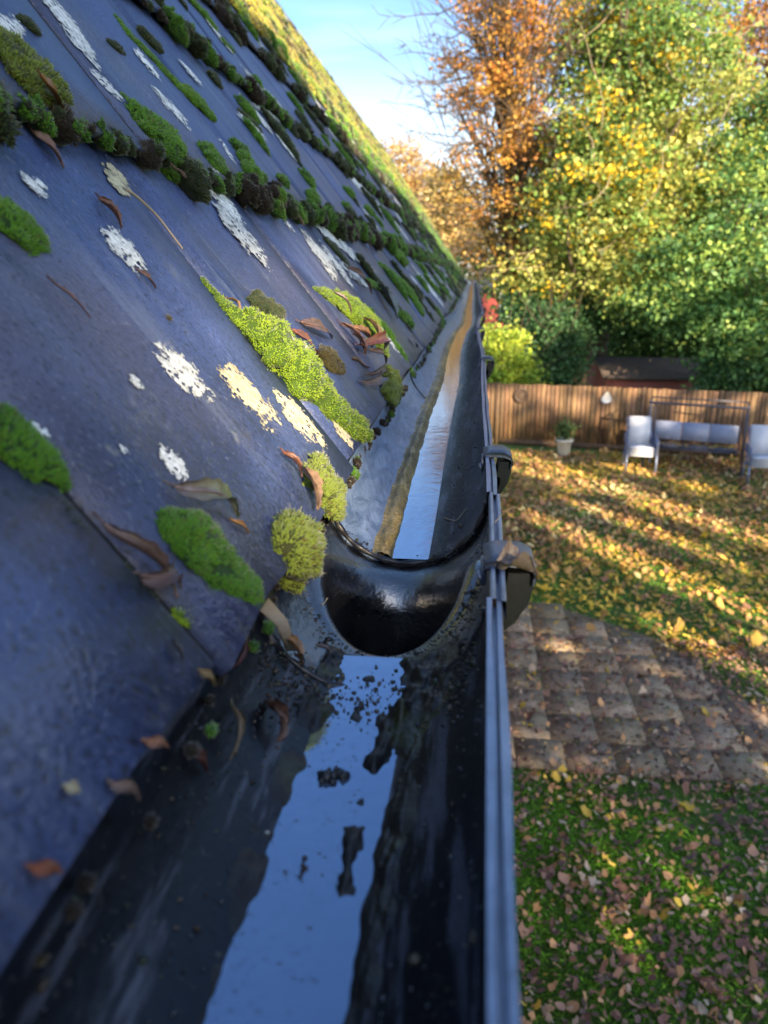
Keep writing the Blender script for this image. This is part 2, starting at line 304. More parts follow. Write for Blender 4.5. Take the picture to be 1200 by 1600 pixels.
mk('sarking', V, [[0, 1, 2, 3]], M['felt'], house)
b = MB(); b.box((-.152, (YEND-3)/2, -.27), (.02, YEND+3, .20)); b.build('fascia', M['timber'], house)
b = MB(); b.box((-.27, (YEND-3)/2, -.37), (.22, YEND+3, .012)); b.build('soffit', M['timber'], house)
b = MB(); b.box((-1.62, (YEND-3)/2, (-H-.377)/2), (2.5, YEND+2.6, H-.377)); b.build('wall', M['brick'], house)
P = A3([[-.3, YEND-.22, -.37], [RX, YEND-.22, rtop[2]-.1], [RX-1.6, YEND-.22, -.1-.37]]); V = np.concatenate([P, P+A3([0, .12, 0])])
mk('gable', V, [A3([[0, 1, 2], [3, 5, 4]]), A3([[0, 3, 4, 1], [1, 4, 5, 2], [2, 5, 3, 0]])], M['brick'], house)
# ================================================================= GUTTER
GA, GB, ZR = .0563, .0528, -.1452
KY = [-0.44, 0.114, 0.202, 0.352, 0.563, 0.792, 1.144, 1.408, 1.76, 2.112, 2.64, 3.08, 3.432, 4.4, 6.16, 13.2]; KX = [0.007, 0.0088, 0.0106, 0.0136, 0.0172, 0.0167, 0.0185, 0.0229, 0.0176, 0.0167, 0.0238, 0.0422, 0.044, 0.0405, 0.0458, 0.0484]
ax_ = np.linspace(-.5, 15, 3000); _sm = np.convolve(np.pad(np.interp(ax_, KY, KX), 25, 'edge'), np.ones(51)/51, 'valid')
def rim_x(y): return np.interp(y, ax_, _sm)
def rim_z(y): return np.interp(y, [-.5, 2, 3, 4, 6, 15], [ZR, ZR, ZR-.004, ZR-.006, ZR+.004, ZR+.02])
def gut(ph, y, off=0.):                     # ph -90..90 deg: left rim to right rim
    cx = rim_x(y)-GA; return np.stack(np.broadcast_arrays(cx+(GA+off)*np.sin(ph), y, rim_z(y)-(GB+off)*np.cos(ph)), -1)
def gz(x, y): t = np.clip((x-(rim_x(y)-GA))/GA, -1, 1); return rim_z(y)-GB*np.sqrt(1-t*t)
def on_gut(u, v):
    r = ray(u, v); lo = None
    for t in np.linspace(.08, 20, 6000) if v < 560 else np.linspace(.08, 2.2, 4000):
        P = r*t
        if P[2] < ZR+.001 and P[2] <= gz(P[0], P[1]): return P
    return r*.3
gutter = thing('gutter', 'black half-round plastic gutter, wet inside, running along the eave of the slate roof', 'gutter', (-.045, .48, -.24))
def trough(y0, y1, ny, off, mat, rimw=.0072):
    ph = np.concatenate([np.linspace(-pi/2, pi/2, 41)]); prof = []; ysq = np.linspace(y0, y1, ny) if y1 < 2 else np.concatenate([np.linspace(y0, 2, ny//2), np.linspace(2, y1, ny//2)[1:]])
    rows = []
    for y in ysq:
        p = gut(ph, y, off); zt = rim_z(y); xr = p[-1, 0]; xl = p[0, 0]; f = lambda x, z: [x, y, z]
        wob = .0006*sin(y*37)
        lipR = [f(xr, zt+.003), f(xr+.0026+wob, zt+.0032), f(xr+.0030, zt-.0016), f(xr+.0042, zt-.0018), f(xr+.0046, zt+.0014+wob), f(xr+rimw+wob, zt+.0010), f(xr+rimw+.0004, zt-.007), f(xr+.0028, zt-.009)]
        outer = gut(ph[::-1], y, off+.0028)[1:-1]
        lipL = [f(xl-.0028, zt-.004), f(xl-.006, zt-.004), f(xl-.006, zt+.002), f(xl, zt+.0025)]
        rows.append(np.concatenate([p, A3(lipR), outer, A3(lipL)]))
    Vv = np.stack(rows); n, m_ = Vv.shape[:2]; i, j = np.meshgrid(np.arange(n-1), np.arange(m_), indexing='ij'); a = (i*m_+j).ravel(); bq = (i*m_+(j+1) % m_).ravel()
    Fq = np.stack([a, bq, bq+m_, a+m_], 1); fm = np.where(np.tile((np.arange(m_) >= 40) & (np.arange(m_) <= 47), n-1), 1, 0)
    # end rings (wall thickness) between inner and outer arcs
    extra = []
    for e in (0, n-1):
        for q in range(40):
            i0 = e*m_+q; i1 = e*m_+q+1; oo = lambda w_: e*m_ + (48+(39-w_) if 1 <= w_ <= 39 else (47 if w_ == 40 else 41+8+38+0))
            extra.append([i0, i1, oo(q+1), oo(q)])
    return Vv.reshape(-1, 3), np.concatenate([Fq, A3(extra)]), np.concatenate([fm, np.zeros(len(extra))]), mat
V, F, fm, _ = trough(-.45, .322, 60, -.0015, M['pvc']); g1 = mk('trough', V, F, [M['pvc'], M['rim']], gutter, smooth=True, fm=fm); g1['label'] = 'near black trough with a blue puddle lying in it'
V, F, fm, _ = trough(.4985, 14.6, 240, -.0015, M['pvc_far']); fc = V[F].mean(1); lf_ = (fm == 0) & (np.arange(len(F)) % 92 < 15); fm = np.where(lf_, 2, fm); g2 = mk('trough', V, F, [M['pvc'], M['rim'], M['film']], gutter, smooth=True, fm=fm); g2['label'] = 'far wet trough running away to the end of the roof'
for o in (g1, g2):
    md = o.modifiers.new('crease', 'EDGE_SPLIT'); md.split_angle = R(40)
# running outlet: saddle with a rounded lip into the downpipe
HC = A3([-.0415, .4235]); RH, RHY, FL, FLY = .0530, .0660, .011, .024; y0, y1 = .300, .520
nth = 144; rows = []; th = np.arange(nth)*2*pi/nth
def outpt(wc, y): return gut(wc, y, .0012)
hx = HC[0]+RH*np.cos(th); sm_ = np.clip(np.sin(th)*.8+.35, 0, 1); RHYa = .060+.006*sm_; FLYa = .009+.016*sm_; hy = HC[1]+RHYa*np.sin(th); hw = np.arcsin(np.clip((hx-(rim_x(hy)-GA))/GA, -1, 1))
cw = 0.0
bw = []; by = []
for i in range(nth):
    dx, dy = cos(th[i]), sin(th[i])
    tx = (1.56 if dx > 0 else -1.56)/dx if abs(dx) > 1e-6 else 1e9; ty = ((y1-HC[1]) if dy > 0 else (y0-HC[1]))/(dy*.0563) if abs(dy) > 1e-6 else 1e9
    t = min(abs(tx), abs(ty)); bw.append(dx*t); by.append(HC[1]+dy*t*.0563)
bw = A3(bw); by = A3(by); nr = 16
for k_ in range(nr): 
    f = (k_/(nr-1)); wv = bw*(1-f)+hw*f; yv = by*(1-f)+hy*f; rows.append(outpt(wv, yv))
zr_ = rows[-1][:, 2]
for t in np.linspace(0, pi/2, 9)[1:]:
    rr = (RH-FL)+FL*(1-sin(t)); ry_ = (RHYa-FLYa)+FLYa*(1-sin(t)); rows.append(np.stack([HC[0]+rr*np.cos(th), HC[1]+ry_*np.sin(th), zr_-FLYa*(1-cos(t))], 1))
for q in np.linspace(0, 1, 12)[1:]:
    l_ = rows[nr+7]; rr = (RH-FL)*(1-.04*q); ry_ = (RHYa-FLYa)*(1-q)+(RH-FL)*.96*q; z = (zr_-FLYa)*(1-min(1, q*2.2))+(-.30)*min(1, q*2.2) if q < .46 else np.full(nth, -.30-.35*(q-.45))
    rows.append(np.stack([HC[0]+rr*np.cos(th), HC[1]+ry_*np.sin(th), z], 1))
Vv = np.stack(rows); n, m_ = Vv.shape[:2]; i, j = np.meshgrid(np.arange(n-1), np.arange(m_), indexing='ij'); a = (i*m_+j).ravel(); bq = (i*m_+(j+1) % m_).ravel()
o = mk('running_outlet', Vv.reshape(-1, 3), np.stack([a, a+m_, bq+m_, bq], 1), M['outlet'], gutter, smooth=True)
# outside shell of the outlet and its rim
rows = []
for y in np.linspace(.290, .53, 24):
    ph = np.linspace(pi/2, -pi/2, 30); p = gut(ph, y, .0048); zt = rim_z(y); xr = p[0, 0]
    top = A3([[xr-.0050, y, zt-.0030], [xr-.0046, y, zt+.0028], [xr-.0022, y, zt+.0030], [xr-.0018, y, zt-.0020], [xr-.0002, y, zt-.0020], [xr+.0002, y, zt+.0018], [xr+.0026, y, zt+.0018], [xr+.0030, y, zt-.008]]); rows.append(np.concatenate([top, p, A3([[p[-1, 0]-.002, y, zt+.003], [p[-1, 0]+.004, y, zt+.003]])]))
Vv = np.stack(rows)[3:-3]; n, m_ = Vv.shape[:2]; Fq = grid(n, m_)[:, ::-1]; Vf = Vv.reshape(-1, 3); ctr = Vf[Fq].mean(1); Fq = Fq[((ctr[:, 0]-HC[0])**2+(ctr[:, 1]-HC[1])**2 > .060**2) | (ctr[:, 2] > ZR-.016)]
o = mk('outlet_shell', Vf, Fq, M['rim'], gutter)
b = MB(); b.lathe([(.044, -.235), (.046, -.26), (.0405, -.27), (.0405, -4.2)], (HC[0], HC[1], 0), 32); b.build('downpipe', M['matt'], gutter, smooth=True)
# rubber seal rings at both joints
for yy, ofs in ((.4985, -.0012), (.3225, -.0008)):
    ph = np.linspace(-1.5, 1.5, 60); P = gut(ph, yy+(-.0012 if yy > .4 else .0012), ofs-.0006); P[:, 1] += fbm(np.stack([ph*9, ph*0, ph*0+yy*9], -1))*.0007
    b = MB(); b.tube(P, .0019+.0006*np.sin(ph*17), 8); b.build('seal', M['bracket'], gutter, smooth=True)
# brackets that hook over the rim
def bracket(y, wd, sc=1.0, reach=.024):
    xr = float(rim_x(y)); zt = float(rim_z(y)); cyc = y
    prof_top = [(-.004, .001), (-.004, .006), (.004, .0085), (reach*.7, .0085), (reach, .005), (reach+.002, -.001), (reach, -.006)]
    b = MB(); n = len(prof_top); hw_ = wd/2
    rows = []
    for q, f in ((-1, .82), (-.86, .97), (-.3, 1.0), (.3, 1.0), (.86, .97), (1, .82)):
        rows.append([[xr+x*sc, cyc+hw_*q, zt+z*sc*f] for x, z in prof_top] + [[xr+x*sc, cyc+hw_*q, zt+z*sc*f-.0035] for x, z in prof_top[::-1]])
    Vv = A3(rows); mm = Vv.shape[1]; Fq = [[i*mm+j, i*mm+(j+1) % mm, (i+1)*mm+(j+1) % mm, (i+1)*mm+j] for i in range(5) for j in range(mm)]
    Fq += [[e*mm+j, e*mm+j+1, e*mm+mm-2-j, e*mm+mm-1-j] for e in (0, 5) for j in range(n-1)]
    b.add(Vv, Fq); cap = b.build('bracket_clip', M['clip'], gutter, smooth=False)
    b = MB(); rows = []
    sec = [(.010, -.002), (reach-.001, -.002), (reach, -.012), (reach-.003, -.024), (reach-.010, -.036), (.000, -.050), (-.016, -.062), (-.022, -.0645), (-.012, -.056), (.0035, -.034), (.0085, -.015)]
    for q, f in ((-1, .9), (-.8, 1), (.8, 1), (1, .9)):
        rows.append([[xr+.001+x*sc*(f if x > .01 else 1), cyc+hw_*q*.84, zt+z*sc] for x, z in sec])
    Vv = A3(rows); mm = len(sec); Fq = [[i*mm+j, (i+1)*mm+j, (i+1)*mm+(j+1) % mm, i*mm+(j+1) % mm] for i in range(3) for j in range(mm)]; b.add(Vv, Fq)
    for e in (0, 3): b.add(np.concatenate([Vv[e], Vv[e].mean(0)[None]]), [[mm, j, (j+1) % mm] for j in range(mm)])
    b.build('bracket_body', M['matt'], cap)
    b = MB(); b.tube([[xr-.0035, y, zt-.009], [xr-.0055, y, zt-.010]], .0035, 10); b.tube([[xr-.003, y, zt+.002], [xr-.003, y, zt-.014]], .0018, 8); b.build('bracket_lug', M['rim'], cap, smooth=True)
    return cap
bk = bracket(.377, .030, .84, .026); bk['label'] = 'large bracket beside the outlet, dusty and cracked'
for y in (.617, 1.337, 2.06, 2.8, 3.55, 4.3, 5.0, 5.7, 6.4, 7.2, 8.0, 9.6, 11.2, 12.8): bracket(y, .028, .86, .022)
b = MB(); b.box((float(rim_x(14.6))-GA, 14.61, -.155), (.13, .02, .075)); b.build('end_cap', M['pvc'], gutter)
b = MB(); b.tube([[-.02, 14.7, -.18], [.06, 14.72, -.24], [.10, 14.74, -.35], [.10, 14.74, -4.2]], .034, 12); b.build('far_downpipe', M['white'], gutter, smooth=True)
# --- water and silt lying in the troughs
def bank(x, y, cx, wd): return np.exp(-((x-cx)/wd)**2)
WZ1, WZ2 = -.1931, -.1943
def silt_near(x, y):
    n = fbm(np.stack([x*900, y*300, x*0], -1), .25, 1)*.4+fbm(np.stack([x, y, x*0], -1), 90, 2)*.6
    cx_ = rim_x(y)-GA; c1 = cx_+np.interp(y, [.13, .18, .21, .25, .28, .31], [.015, .0085, .0088, .0080, .014, .018]); c2 = cx_+.024
    h = .0050*bank(x, y, c1, .0050)*np.clip((y-.165)/.02, 0, 1)*np.clip((.325-y)/.02, 0, 1)+.0012*bank(x, y, c2, .006)*np.clip((.325-y)/.02, 0, 1)
    h += .0030*np.clip((y-.278)/.028, 0, 1)*np.clip((.357-y)/.012, 0, 1)*(n*.9+.75)*np.exp(-(((x-cx_)/.036)**4))
    h += .0005*np.clip((cx_-.013-x)/.006, 0, 1)*(n*.8+.5)
    return h*(1+.75*n)+.0007*n+.0006*fbm(np.stack([x, y, x*0], -1), 420, 4)*(h > .001)
def sheet_patch(name, fn, x0, x1, ya, yb, nx, ny, mat, colf, xf, parent=None, lab=None):
    yy = ya+(yb-ya)*np.linspace(0, 1, ny)**(1.7 if yb > 2 else 1); t = np.linspace(x0, x1, nx); Y, T = np.meshgrid(yy, t, indexing='ij'); X = xf(T, Y); Z = gz(X, Y)-.0+.0012+fn(X, Y)
    V = np.stack([X, Y, Z], -1).reshape(-1, 3)
    return mk(name, V, grid(ny, nx)[:, ::-1], mat, parent, colf(V), smooth=True)
def cnear(V):
    n = fbm(V, 60, 3); return np.clip(A3([.017, .013, .009])[None]*(1+.6*n[:, None]) + (n > .7)[:, None]*A3([.01, .02, 0]), 0, 1)
o = sheet_patch('silt', silt_near, -.027, .042, -.3, .358, 150, 480, M['silt'], cnear, lambda T, Y: T+rim_x(Y)-GA); kind(o, 'stuff', 'dark wet silt lying along the bottom of the near gutter')
def silt_far(x, y):
    cx = rim_x(y)-GA; n = fbm(np.stack([x*6, y, x*0], -1), 16, 2); n2 = fbm(np.stack([x, y, x*0], -1), 70, 4)
    f = np.interp(y, [.5, .7, 1.05, 2, 3, 15], [-.0165, -.0195, -.021, -.0215, -.021, -.021]); wd = np.interp(y, [.5, 1, 3], [.0058, .0055, .006])
    h = .0055*bank(x, y, cx+f, wd)*np.clip((5-y)/3, .12, 1)+.0030*np.clip(n-.75, 0, 1)*(y > 1.3)*bank(x, y, cx, .02)
    n3 = fbm(np.stack([x*3, y, x*0], -1), 130, 1); return h*(1+.22*n2+.18*n3)+.0003*n2
def cfar(V):
    n = fbm(V, 50, 3)[:, None]; t = np.clip((fbm(V*A3([1, .15, 1]), 25, 5)[:, None]+.4), 0, 1); return np.clip((A3([.50, .34, .10])*(1-t)+A3([.26, .20, .07])*t)*(1+.3*n), 0, 1)
o = sheet_patch('silt', silt_far, -.032, .034, .500, 9., 110, 700, M['silt'], cfar, lambda T, Y: T+rim_x(Y)-GA); kind(o, 'stuff', 'golden brown sandy silt bank along the far gutter')
def water(name, z, ya, yb, lab, ny):
    yy = np.linspace(ya, yb, ny); hw_ = lambda y: GA*np.sqrt(np.clip(1-((rim_z(y)-z)/GB)**2, 0, 1)); 
    zz = z + (rim_z(yy)-ZR)*.95; hwv = GA*np.sqrt(np.clip(1-((rim_z(yy)-zz)/GB)**2, 0, 1))+.001; cx = rim_x(yy)-GA
    V = np.concatenate([np.stack([cx-hwv, yy, zz], 1), np.stack([cx+hwv, yy, zz], 1)])
    o = mk(name, V, [[i, i+ny, i+ny+1, i+1] for i in range(ny-1)], M['water']); kind(o, 'structure', lab)
water('water', WZ1, -.44, .3535, 'blue puddle in the near gutter', 40); water('water', WZ2, .501, 14.5, 'bright strip of water in the far gutter', 120)
# crumbs, droplets
def icos():
    t = (1+5**.5)/2; v = A3([[-1, t, 0], [1, t, 0], [-1, -t, 0], [1, -t, 0], [0, -1, t], [0, 1, t], [0, -1, -t], [0, 1, -t], [t, 0, -1], [t, 0, 1], [-t, 0, -1], [-t, 0, 1]], float); v /= np.linalg.norm(v[0])
    return v, A3([[0, 11, 5], [0, 5, 1], [0, 1, 7], [0, 7, 10], [0, 10, 11], [1, 5, 9], [5, 11, 4], [11, 10, 2], [10, 7, 6], [7, 1, 8], [3, 9, 4], [3, 4, 2], [3, 2, 6], [3, 6, 8], [3, 8, 9], [4, 9, 5], [2, 4, 11], [6, 2, 10], [8, 6, 7], [9, 8, 1]])
IV, IF = icos()
def blobs(P, r, jit, mat, name, cols, flat=1., smooth=False, parent=None):
    n = len(P); s = (1+rng.uniform(-jit, jit, (n, 12, 1)))*r[:, None, None]*rng.uniform(.6, 1.3, (n, 1, 3)); s[:, :, 2] *= flat
    V = IV[None]*s+P[:, None]; F = (IF[None]+np.arange(n)[:, None, None]*12).reshape(-1, 3); c = np.repeat(cols, 12, 0)
    return mk(name, V.reshape(-1, 3), F, mat, parent, c, smooth)
def scatter_gut(n, ya, yb, pa, pb, cy=None, sy=None, lift_=.0):
    y = rng.uniform(ya, yb, n) if cy is None else rng.normal(cy, sy, n); ph = rng.uniform(pa, pb, n); return gut(ph, y, -.0018-lift_), ph
P1, _ = scatter_gut(900, 0, 0, -1.1, 1.2, .311, .011); P2, _ = scatter_gut(350, -.2, .30, -.2, 1.3); P3, _ = scatter_gut(260, 0, 0, -1.1, 1.4, .502, .005); P4, _ = scatter_gut(500, .53, 5, .5, 1.45); P5, _ = scatter_gut(260, -.1, .31, -1.3, -.5)
P6 = A3([gut(a, y, -.002) for a, y in zip(rng.uniform(.75, 1.35, 160), rng.normal(.37, .045, 160))])
up_ = rng.random(900) < .65; P1[up_, 2] = np.maximum(P1[up_, 2], WZ1+.0003)
ta = rng.uniform(pi*1.02, pi*2.05, 420); kk = 1+np.abs(rng.normal(size=420))*.10; px_ = HC[0]+.0525*np.cos(ta)*kk; py_ = HC[1]+.0605*np.sin(ta)*kk; px_ = np.clip(px_, rim_x(py_)-2*GA+.003, rim_x(py_)-.003); P7 = np.stack([px_, py_, gz(px_, py_)+.0008], 1)
P = np.concatenate([P1, P2, P3, P4, P5, P6, P7]); r = rng.lognormal(-7.55, .5, len(P)); r[:900] *= 1.15; r = np.clip(r, .00025, .0022)
cb = A3([[.02, .015, .01], [.05, .035, .02], [.012, .012, .012], [.10, .08, .05], [.03, .04, .02]])[rng.integers(0, 5, len(P))]
kind(blobs(P, r, .35, M['crumb'], 'grit', cb, .7), 'stuff', 'dark crumbs of grit and moss stuck in the gutter')
P1, _ = scatter_gut(1500, -.3, .32, -.3, 1.4); P2, _ = scatter_gut(500, -.2, .32, -1.4, -.4); P3, _ = scatter_gut(700, .53, 3, .4, 1.45)
P = np.concatenate([P1, P2, P3]); r = np.clip(rng.lognormal(-7.9, .55, len(P)), .0002, .0014)
kind(blobs(P, r, .02, M['drop'], 'water_droplets', np.ones((len(P), 3)), .6, True), 'stuff', 'small water droplets on the black gutter walls')
# bubbles floating on the puddle
n = 420; y = rng.uniform(.08, .30, n); x = rim_x(y)-GA+rng.uniform(-.022, .010, n); P = np.stack([x, y, np.full(n, WZ1)], 1)
kind(blobs(P, np.clip(rng.lognormal(-8.0, .4, n), .0002, .0008), .05, M['drop'], 'water_bubbles', np.ones((n, 3)), .5, True), 'stuff', 'tiny bubbles on the near puddle')
# ================================================================= LICHEN on the slates (crust, part of the roof)
def lichen(A, B, wpx, cream=0):
    sa, ya, ta = on_roof(*A); sb, yb, tb = on_roof(*B); s0, y0 = (sa+sb)/2, (ya+yb)/2
    d = A3([sb-sa, yb-ya]); L = np.linalg.norm(d)/2; d /= 2*L
    px, py = -(B[1]-A[1]), (B[0]-A[0]); q = math.hypot(px, py); um, vm = (A[0]+B[0])/2, (A[1]+B[1])/2
    sw, yw, _ = on_roof(um+px/q*wpx, vm+py/q*wpx); wv = A3([sw-s0, yw-y0]); e = A3([-d[1], d[0]]); W = max(abs(wv@e), .002)
    cell = max(.0007, min(.004, (ta+tb)/2*.0016)); nx, ny = int(2.6*L/cell)+2, int(2.6*W/cell)+2
    a, b_ = np.meshgrid((np.arange(nx)-nx/2)*cell, (np.arange(ny)-ny/2)*cell, indexing='ij'); a = a+rng.uniform(-.35, .35, a.shape)*cell; b_ = b_+rng.uniform(-.35, .35, a.shape)*cell
    s = s0+a*d[0]+b_*e[0]; y = y0+a*d[1]+b_*e[1]; sc = 1/max(W, .004)
    Q = np.stack([s, y, s*0+random.uniform(0, 9)], -1)
    f = (a/L)**2+(b_/W)**2 + .42*fbm(Q, sc*1.4, 1)+.42*fbm(Q, sc*5, 2)+.42*fbm(Q, sc*16, 3)
    hol = fbm(Q, sc*11, 4); ok = (f < 1.25) & ~((hol > .85) & (f > .15)); cs = ok[:-1, :-1] & ok[1:, :-1] & ok[1:, 1:] & ok[:-1, 1:]
    Fq = grid(nx, ny)[cs.ravel()]
    if len(Fq) < 2: return
    used = np.unique(Fq); mp = np.zeros(nx*ny, int); mp[used] = np.arange(len(used))
    V = rp(s, y, lift(s)+.0022+.0004*np.clip(1-f, 0, 1)).reshape(-1, 3)[used]; Fq = mp[Fq]
    t = rng.uniform(.85, 1.1); cc = A3([.80, .72, .50])*t if cream else A3([.95, .97, 1.0])*t  # cream patches have warm sunlight painted into the lichen colour
    cv = cc[None]*(1+.16*fbm(V, sc*9, 5))[:, None]*np.clip(1.05-.25*np.clip(f.reshape(-1)[used], 0, 1.3), .6, 1.1)[:, None]; mk('lichen_patch', V, Fq, M['lichen'], slates, cv)
for A, B, wd, sun_tint in [((240, 550), (328, 625), 19, 0), ((347, 577), (424, 662), 17, 1), ((434, 626), (504, 700), 15, 1), ((160, 265), (202, 302), 11, 1), ((160, 362), (224, 422), 15, 0), ((342, 337), (410, 400), 13, 0),
                     ((318, 285), (380, 350), 8, 0), ((298, 268), (324, 294), 8, 0), ((476, 370), (528, 436), 7, 0), ((478, 335), (578, 418), 8, 0), ((28, 272), (70, 312), 6, 0), ((48, 283), (70, 295), 4, 0), ((60, 0), (114, 38), 12, 0),
                     ((93, 40), (147, 90), 12, 0), ((-8, 22), (34, 66), 15, 0), ((143, 118), (184, 152), 6, 0), ((241, 150), (292, 194), 8, 0), ((210, 82), (244, 118), 5, 0), ((284, 103), (314, 132), 4, 0), ((372, 182), (414, 217), 5, 0),
                     ((247, 706), (284, 748), 13, 0), ((518, 664), (550, 698), 8, 1), ((590, 512), (622, 547), 5, 0), ((430, 210), (458, 243), 4, 0), ((395, 165), (440, 190), 4, 0), ((540, 270), (600, 330), 5, 0), ((200, 590), (216, 612), 6, 0),
                     ((330, 45), (352, 68), 4, 0), ((345, 230), (360, 245), 5, 0), ((460, 330), (478, 345), 3, 0), ((40, 668), (72, 690), 9, 0), ((440, 345), (460, 362), 3, 0), ((180, 700), (195, 715), 4, 0), ((425, 15), (440, 30), 2, 0), ((398, 60), (425, 95), 3, 0)]:
    lichen(A, B, wd, sun_tint)
rl = random.Random(11)
for _ in range(40):
    s = rl.uniform(.03, 1.1); y = rl.uniform(1.1, 6.5); P = rp(s, y, .01); L = rl.uniform(.02, .06)
    d = P@CF; q = lambda X: (600+FPX*(X@CR)/(X@CF), 800-FPX*(X@CU)/(X@CF))
    lichen(q(rp(s+L, y, .01)), q(rp(s-L, y, .01)), rl.uniform(.007, .018)*FPX/d*.5, 0)
# ================================================================= MOSS
PAL = {'bright': ((.045, .085, .006), (.24, .40, .014), (.44, .56, .03)), 'green': ((.018, .050, .008), (.080, .24, .014), (.17, .40, .03)), 'dark': ((.012, .018, .008), (.028, .055, .018), (.085, .12, .045)),
       'brown': ((.020, .014, .008), (.060, .050, .012), (.13, .13, .03)), 'crumb': ((.012, .009, .007), (.030, .022, .015), (.055, .045, .03)), 'gold': ((.08, .07, .015), (.30, .25, .03), (.50, .46, .05)), 'olive': ((.04, .045, .01), (.13, .20, .02), (.33, .42, .06))}
def uvs(k=10, h=7):
    V = [[cos(2*pi*i/k)*sin(pi*j/h), sin(2*pi*i/k)*sin(pi*j/h), cos(pi*j/h)] for j in range(h+1) for i in range(k)]
    return A3(V), A3([[j*k+i, (j+1)*k+i, (j+1)*k+(i+1) % k, j*k+(i+1) % k] for j in range(h) for i in range(k)])
UVV, UVF = uvs()
def moss(name, bl, mat='moss', spike=.0030, sw=.0008, dens=1.0, parent=None, cap=9000):
    """bl: list of (s, y, n, rs, ry, rn, palette): cushions made of overlapping rounded mounds bristling with shoots"""
    bl = [b for b in bl]; V = []; F4 = []; F3 = []; CC = []; k = 0
    Cn = A3([[b[0], b[1], b[2]] for b in bl]); Rr = A3([[b[3], b[4], b[5]] for b in bl])
    area = (Rr[:, 0]*Rr[:, 1]+Rr[:, 0]*Rr[:, 2]+Rr[:, 1]*Rr[:, 2])*3.2; tot = area.sum()/(sw*sw)*.55*dens; f = min(1, cap/tot)
    for i, b in enumerate(bl):
        D, Mi, T = (A3(x) for x in PAL[b[6]]); q = UVV*Rr[i]*.95*(1+.20*fbm(UVV*3.5+Cn[i]*200, 1, 0)[:, None])+Cn[i]
        V.append(q); F4.append(UVF+k); k += len(q); CC.append(np.tile(D*1.1, (len(q), 1)))
        n = max(6, int(area[i]/(sw*sw)*.55*dens*f)); d = rng.normal(size=(n, 3)); d[:, 2] = np.abs(d[:, 2])*1.0-.25*rng.random(n); d /= np.linalg.norm(d, axis=1)[:, None]
        P = d*Rr[i]*(1+.20*fbm(d*3.5+Cn[i]*200, 1, 0)[:, None]); nn = d/Rr[i]; nn /= np.linalg.norm(nn, axis=1)[:, None]; P = P+Cn[i]
        keep = np.ones(n, bool)
        for j in np.where(np.abs(Cn-Cn[i]).max(1) < (Rr.max(1)+Rr[i].max()))[0]:
            if j != i: keep &= (((P-Cn[j])/Rr[j])**2).sum(1) > .86
        P = P[keep]; nn = nn[keep]; n = len(P)
        if n == 0: continue
        dr = nn+rng.normal(size=(n, 3))*.33; dr /= np.linalg.norm(dr, axis=1)[:, None]; t1 = np.cross(dr, rng.normal(size=(n, 3))); t1 /= np.linalg.norm(t1, axis=1)[:, None]; t2 = np.cross(dr, t1)
        ln = spike*np.clip(rng.lognormal(-.15, .32, (n, 1)), .4, 1.9); ww = sw*rng.uniform(.7, 1.3, (n, 1)); base = P-nn*ln*.45
        v = np.stack([base+t1*ww*.8, base-t1*ww*.4+t2*ww*.7, base-t1*ww*.4-t2*ww*.7, P+dr*ln*.7], 1)
        V.append(v.reshape(-1, 3)); ii = np.arange(n)[:, None]*4+k; F3.append(np.concatenate([ii+A3([[0, 1, 3]]), ii+A3([[1, 2, 3]]), ii+A3([[2, 0, 3]])])); k += 4*n
        pt = np.clip(.5+.45*fbm(P, 55, 4)+rng.normal(size=n)*.25, 0, 1)[:, None]; tip = Mi*(1-pt)+T*pt; br = rng.random((n, 1)) < .05+.25*(fbm(P, 140, 2)[:, None] > .75); tip = np.where(br, A3([.16, .10, .03]), tip); bc = D*.6+Mi*.4; c = np.stack([bc, bc, bc, tip], 1) if False else np.concatenate([np.tile(bc, (n, 3, 1)), tip[:, None]], 1); CC.append(c.reshape(-1, 3))
    X = np.concatenate(V); X = rp(X[:, 0], X[:, 1], X[:, 2])
    return mk(name, X, [np.concatenate(F4)]+([np.concatenate(F3)] if F3 else []), M['moss'], parent, np.concatenate(CC))
def pb(path, pal, hgt=.55, sub=2):        # a path of (u, v, radius in photo pixels) -> mounds on the roof
    out = []
    for i, (u, v, r) in enumerate(path):
        pts = [(u, v, r)]
        if i < len(path)-1:
            for q in range(1, sub): f = q/sub; n_ = path[i+1]; pts.append((u+(n_[0]-u)*f, v+(n_[1]-v)*f, r+(n_[2]-r)*f))
        for (a, b_, rr) in pts:
            s, y, t = on_roof(a, b_); r0 = rr*t/FPX
            nx_ = path[min(i+1, len(path)-1)]; pv = path[max(i-1, 0)]; du, dv = nx_[0]-pv[0], nx_[1]-pv[1]; q_ = math.hypot(du, dv)
            if q_ < 1: du, dv, q_ = 1, .9, 1.35
            ya, yb = on_roof(a+dv/q_*rr, b_-du/q_*rr)[1], on_roof(a-dv/q_*rr, b_+du/q_*rr)[1]; ryy = min(abs(ya-yb)/2*.72, r0*2.4); h = r0*hgt
            out.append((s+random.uniform(-.08, .08)*r0, y+random.uniform(-.08, .08)*r0, float(lift(s))+h*.12, r0*1.15*random.uniform(.9, 1.1), max(ryy, r0*1.0)*random.uniform(.92, 1.08), h*random.uniform(.9, 1.1), pal))
    return out
def fluff(bl, n=3, k=.55):                # smaller lobes on top of mounds, for a lumpy outline
    out = list(bl)
    for b_ in bl:
        for _ in range(n):
            a = random.uniform(0, 2*pi); q = random.uniform(.5, .85); out.append((b_[0]+b_[3]*q*cos(a), b_[1]+b_[4]*q*sin(a), b_[2]+b_[5]*random.uniform(.0, .5), b_[3]*k*random.uniform(.7, 1.1), b_[4]*k*random.uniform(.7, 1.1), b_[5]*k*random.uniform(.8, 1.2), b_[6]))
    return out
